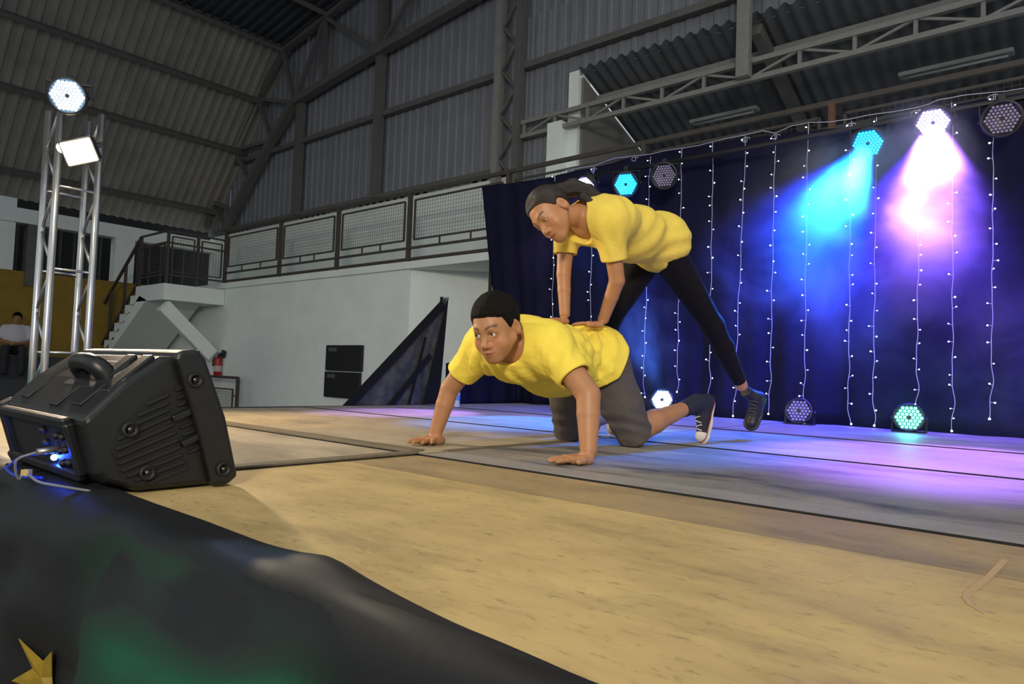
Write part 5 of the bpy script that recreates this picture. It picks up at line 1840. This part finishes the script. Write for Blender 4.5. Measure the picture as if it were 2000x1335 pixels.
hl_g = ([-0.12, -0.062, -0.050, -0.022, -0.012, 0.010, 0.022, 0.040, 0.056, 0.072, 0.10], [-0.040, -0.036, 0.004, 0.024, 0.024, 0.006, 0.022, 0.052, 0.066, 0.076, 0.08])
HG = hair_cap(GH, 0.0085, hl_g, 0.0010, k=0.014, extra=Prim(tail_fn, at_d(1140, 380, 3.0), 0.22))
link('hair', sdf_mesh('hair', HG, 0.0028, lo=G_HD - A3(0.25, 0.25, 0.14), hi=G_HD + A3(0.28, 0.28, 0.18), relax=1), M_HAIRG, girl)
# shirt
gs_n = G_SH[1] * 0.40 + G_EL[1] * 0.60
gs_f = G_SH[-1] * 0.45 + G_EL[-1] * 0.55
gdn, gdf = unit(G_EL[1] - G_SH[1]), unit(G_EL[-1] - G_SH[-1])
gt_body = union([el(G_CH, (0.160, 0.14, 0.115), RG), el(G_MID + A3(0, 0, -0.020), (0.142, 0.17, 0.135), RG), el(G_PEL + A3(0, 0, -0.018), (0.160, 0.118, 0.140), RG), el(hip[1] * 0.6 + G_PEL * 0.4, (0.118, 0.118, 0.118)), rc(G_SH[1], G_SH[-1], 0.066, 0.066)], 0.06)
gt_slv = union([chain([G_SH[1], gs_n], [0.070, 0.056], 0.02), chain([G_SH[-1], gs_f], [0.066, 0.053], 0.02)], 0.0)
gh1 = rc(gs_n - gdn * 0.0, gs_n + gdn * 0.1, 0.044, 0.052)
gh2 = rc(gs_f - gdf * 0.0, gs_f + gdf * 0.1, 0.042, 0.050)
g_chest_n = np.cross(g_left, spine); g_chest_n = g_chest_n if g_chest_n[2] < 0 else -g_chest_n
g_hole = union([chain([nb - spine * 0.03 - g_chest_n * 0.01, nb + spine * 0.04 + g_chest_n * 0.02, nb + spine * 0.05 + g_chest_n * 0.10], [0.058, 0.070, 0.066], 0.01), el(at_d(1113, 444, 3.0), (0.075, 0.082, 0.110), RG)], 0.02)
g_hem = G_PEL - spine * 0.062
g_hemhole = rc(G_PEL - spine * 0.03 + A3(0, 0, -0.015), G_PEL - spine * 0.2, 0.116, 0.12)
gw_pts = [(G_SH[1] + A3(0, 0, -0.10), CRh * 0.9 + A3(0, 0, 0.4), 0.10, 0.0), (G_MID + g_left * 0.12, spine * 0.8 + A3(0, 0, 0.6), 0.12, 1.2), (G_PEL + A3(0, 0, -0.06) + g_left * 0.12, spine * 0.3 + A3(0, 0, 0.9), 0.12, 0.4),
          (G_CH + g_left * 0.1 + A3(0, 0, 0.06), spine, 0.09, 0.0)]


def gtee_fn(P):
    d = smin(gt_body(P), gt_slv(P), 0.04)
    d = d + wrinkle(P, gw_pts, 0.0040, 85) + 0.0025 * snoise(P * A3(1, 1, 0.6), 40, 31) + 0.001 * snoise(P, 95, 6)
    q = ((P - gs_n) ** 2).sum(1) < 0.11 ** 2
    d = np.where(q, smax(d, plane_cut(P, gs_n + gdn * 0.014, gdn), 0.004), d)
    q = ((P - gs_f) ** 2).sum(1) < 0.10 ** 2
    d = np.where(q, smax(d, plane_cut(P, gs_f + gdf * 0.014, gdf), 0.004), d)
    d = smax(d, plane_cut(P, g_hem, -spine) + 0.006 * np.sin(P @ g_left * 45), 0.004)
    d = smax(d, -gh1(P), 0.004); d = smax(d, -gh2(P), 0.004)
    d = smax(d, -g_hole(P), 0.005)
    return smax(d, -g_hemhole(P), 0.004)


GT = Prim(gtee_fn, G_MID, 0.5)
link('t_shirt', sdf_mesh('t_shirt', GT, 0.0034, lo=np.minimum.reduce([G_CH, G_PEL, gs_f, gs_n]) - 0.2, hi=np.maximum.reduce([G_CH, G_PEL, gs_f, gs_n]) + 0.2), M_TEEG, girl)
# leggings
lg_end = an[1] * 0.93 + kn[1] * 0.07
lg = union([el(G_PEL, (0.142, 0.105, 0.106), RG), chain([hip[1], kn[1]], [0.087, 0.054], 0.02), chain([kn[1], kn[1] * 0.65 + an[1] * 0.35, lg_end], [0.054, 0.054, 0.036], 0.02),
            chain([hip[-1], kn[-1], kn[-1] * 0.65 + an[-1] * 0.35, an[-1]], [0.087, 0.054, 0.054, 0.036], 0.02)], 0.03)
ld = unit(an[1] - kn[1])


def legg_fn(P):
    d = lg(P) + 0.0008 * snoise(P, 60, 2)
    q = ((P - lg_end) ** 2).sum(1) < 0.1 ** 2
    return np.where(q, smax(d, plane_cut(P, lg_end, ld), 0.003), d)


LG = Prim(legg_fn, G_PEL, 1.2)
link('leggings', sdf_mesh('leggings', LG, 0.0042, lo=glo, hi=ghi), M_LEGG, girl)
shoe(girl, at_d(1466, 838, 3.79), at_d(1488, 772, 3.84), -CRh * 0.55 - CFh * 0.8, at_d(1456, 764, 3.74), 0.043, dict(sole=M_BSHOE, upper=M_BSHOE, lace=mat('grey_lace', (0.06, 0.06, 0.06), 0.5)), toe_cap=False)
gz_ = on_z(1150, 846)
shoe(girl, A3(*gz_) + unit(A3(g_fwd[0], g_fwd[1], 0)) * 0.14, A3(*gz_) - unit(A3(g_fwd[0], g_fwd[1], 0)) * 0.07, (0, 0, 1), A3(*gz_) + A3(0, 0, 0.08), 0.040, dict(sole=M_BSHOE, upper=M_BSHOE, lace=M_BSHOE), toe_cap=False, laces=False)

# ------------------------------------------------------------------ the seated spectator far left
sp_ = thing('person', (-16.75, 4.05, 0.34), 'seated spectator in a white shirt with hands clasped, far behind the truss tower', 'person')
sc_ = at_d(32, 655, 14.1)
sx0, sy0 = float(sc_[0]), float(sc_[1])
fw = unit(A3(0.95, -0.3, 0)); lf = np.cross(A3(0, 0, 1), fw)


def S(f, l, z):
    return A3(sx0, sy0, 0) + fw * f + lf * l + A3(0, 0, z)


sh_head, SH = head_parts(S(0.03, 0, 1.075), fw + A3(0, 0, -0.15), (0, 0, 1), 1.0)
sb_ = union([el(S(0, 0, 0.72), (0.15, 0.20, 0.27)), rc(S(0, 0.17, 0.87), S(0, -0.17, 0.87), 0.06, 0.06), rc(S(0, 0, 0.88), S(0.01, 0, 1.0), 0.055, 0.05)], 0.05)
sl_ = union([chain([S(0, 0.09, 0.45), S(0.42, 0.14, 0.46), S(0.44, 0.14, 0.02)], [0.085, 0.065, 0.045], 0.02), chain([S(0, -0.09, 0.45), S(0.42, -0.14, 0.46), S(0.44, -0.14, 0.02)], [0.085, 0.065, 0.045], 0.02)], 0.0)
sa_ = union([chain([S(0, 0.21, 0.86), S(0.10, 0.27, 0.62), S(0.34, 0.04, 0.56)], [0.05, 0.042, 0.034], 0.02), chain([S(0, -0.21, 0.86), S(0.10, -0.27, 0.62), S(0.34, -0.04, 0.57)], [0.05, 0.042, 0.034], 0.02)], 0.0)
shn = union([hand_prim(S(0.33, 0.05, 0.56), fw * 0.5 - lf * 0.9, (0, 0, 1), 1, 1.0, curl=(0.3, 0.5, 0.4)), hand_prim(S(0.33, -0.05, 0.585), fw * 0.5 + lf * 0.9, (0, 0, 1), -1, 1.0, curl=(0.3, 0.5, 0.4))], 0.0)
SPB = Prim(lambda P: smin(smin(smin(sb_(P), sl_(P), 0.04), np.minimum(sa_(P), shn(P)), 0.02), sh_head(P), 0.02), S(0.2, 0, 0.6), 0.9)
link('body', sdf_mesh('body', SPB, 0.010, face_colour(SH, SKIN_B * 0.8)), M_SKIN, sp_)
ssh = union([el(S(0, 0, 0.70), (0.175, 0.235, 0.285)), rc(S(0, 0.17, 0.87), S(0, -0.17, 0.87), 0.075, 0.075), chain([S(0, 0.20, 0.86), S(0.06, 0.25, 0.70)], [0.075, 0.07], 0.02), chain([S(0, -0.20, 0.86), S(0.06, -0.25, 0.70)], [0.075, 0.07], 0.02)], 0.04)
SSH = Prim(lambda P: smax(ssh(P) + 0.004 * snoise(P, 20, 5), P[:, 2] - (sc_[2] * 0 + 0.965), 0.01), ssh.c, ssh.r)
link('shirt', sdf_mesh('shirt', SSH, 0.012), mat('white_shirt', (0.55, 0.54, 0.58), 0.8), sp_)
spt = union([el(S(0, 0, 0.46), (0.17, 0.19, 0.12)), chain([S(0, 0.09, 0.45), S(0.42, 0.14, 0.46), S(0.44, 0.14, 0.0)], [0.095, 0.075, 0.06], 0.02), chain([S(0, -0.09, 0.45), S(0.42, -0.14, 0.46), S(0.44, -0.14, 0.0)], [0.095, 0.075, 0.06], 0.02)], 0.03)
link('trousers', sdf_mesh('trousers', spt, 0.012), mat('dark_trousers', (0.02, 0.02, 0.025), 0.8), sp_)
link('hair', sdf_mesh('hair', hair_cap(SH, 0.012, hl_b, 0.001), 0.008), M_HAIR, sp_)

# ================================================================== SMOKE in front of the curtain
def haze_material():
    m = bpy.data.materials.new('stage_smoke')
    m.use_nodes = True
    nt = m.node_tree
    nt.nodes.clear()
    out = nt.nodes.new('ShaderNodeOutputMaterial')
    vs = nt.nodes.new('ShaderNodeVolumeScatter')
    vs.inputs['Color'].default_value = (1, 1, 1, 1)
    vs.inputs['Anisotropy'].default_value = 0.5
    tc = nt.nodes.new('ShaderNodeTexCoord')

    def node(t, **k):
        n = nt.nodes.new(t)
        for a, b in k.items():
            setattr(n, a, b)
        return n

    def math_(op, a, b=None):
        n = node('ShaderNodeMath', operation=op)
        for i, x_ in enumerate((a, b)):
            if x_ is None: continue
            if isinstance(x_, (int, float)): n.inputs[i].default_value = x_
            else: nt.links.new(x_, n.inputs[i])
        return n.outputs[0]
    n1 = node('ShaderNodeTexNoise'); n1.inputs['Scale'].default_value = 2.3; n1.inputs['Detail'].default_value = 5; n1.inputs['Roughness'].default_value = 0.58
    n1.inputs['Distortion'].default_value = 0.6
    nt.links.new(tc.outputs['Object'], n1.inputs['Vector'])
    mr = node('ShaderNodeMapRange'); mr.inputs[1].default_value = 0.42; mr.inputs[2].default_value = 0.66
    nt.links.new(n1.outputs['Fac'], mr.inputs[0])
    total = None
    # soft puffs: centre, radius, strength
    for c, r, k in (((-1.45, 5.02, 1.66), (0.46, 0.45, 0.46), 3.4), ((-0.95, 5.00, 1.64), (0.48, 0.48, 0.58), 4.6), ((-1.40, 5.0, 1.22), (1.15, 0.6, 0.95), 2.0), ((-0.2, 5.0, 0.45), (0.9, 0.6, 0.8), 0.6), ((-3.1, 5.4, 0.65), (0.55, 0.45, 0.75), 1.0), ((-1.4, 5.1, 0.3), (1.2, 0.5, 0.4), 0.06)):
        mp = node('ShaderNodeMapping', vector_type='TEXTURE')
        mp.inputs['Location'].default_value = c
        mp.inputs['Scale'].default_value = r
        nt.links.new(tc.outputs['Object'], mp.inputs['Vector'])
        ln = node('ShaderNodeVectorMath', operation='LENGTH')
        nt.links.new(mp.outputs[0], ln.inputs[0])
        fo = node('ShaderNodeMapRange'); fo.interpolation_type = 'SMOOTHSTEP'
        fo.inputs[1].default_value = 1.0; fo.inputs[2].default_value = 0.15; fo.inputs[3].default_value = 0.0; fo.inputs[4].default_value = k
        nt.links.new(ln.outputs['Value'], fo.inputs[0])
        total = fo.outputs[0] if total is None else math_('ADD', total, fo.outputs[0])
    d = math_('MULTIPLY', math_('MULTIPLY', total, mr.outputs[0]), 0.9)
    d = math_('ADD', d, math_('MULTIPLY', total, 0.045))
    d = math_('ADD', d, 0.002)
    nt.links.new(d, vs.inputs['Density'])
    nt.links.new(vs.outputs[0], out.inputs['Volume'])
    return m


hz = MB().box((-1.7, 5.02, 1.13), (5.2, 1.08, 2.22)).build('stage_smoke', haze_material())
tag(hz, 'thin stage smoke drifting in front of the dark curtain', 'smoke', kind='stuff')
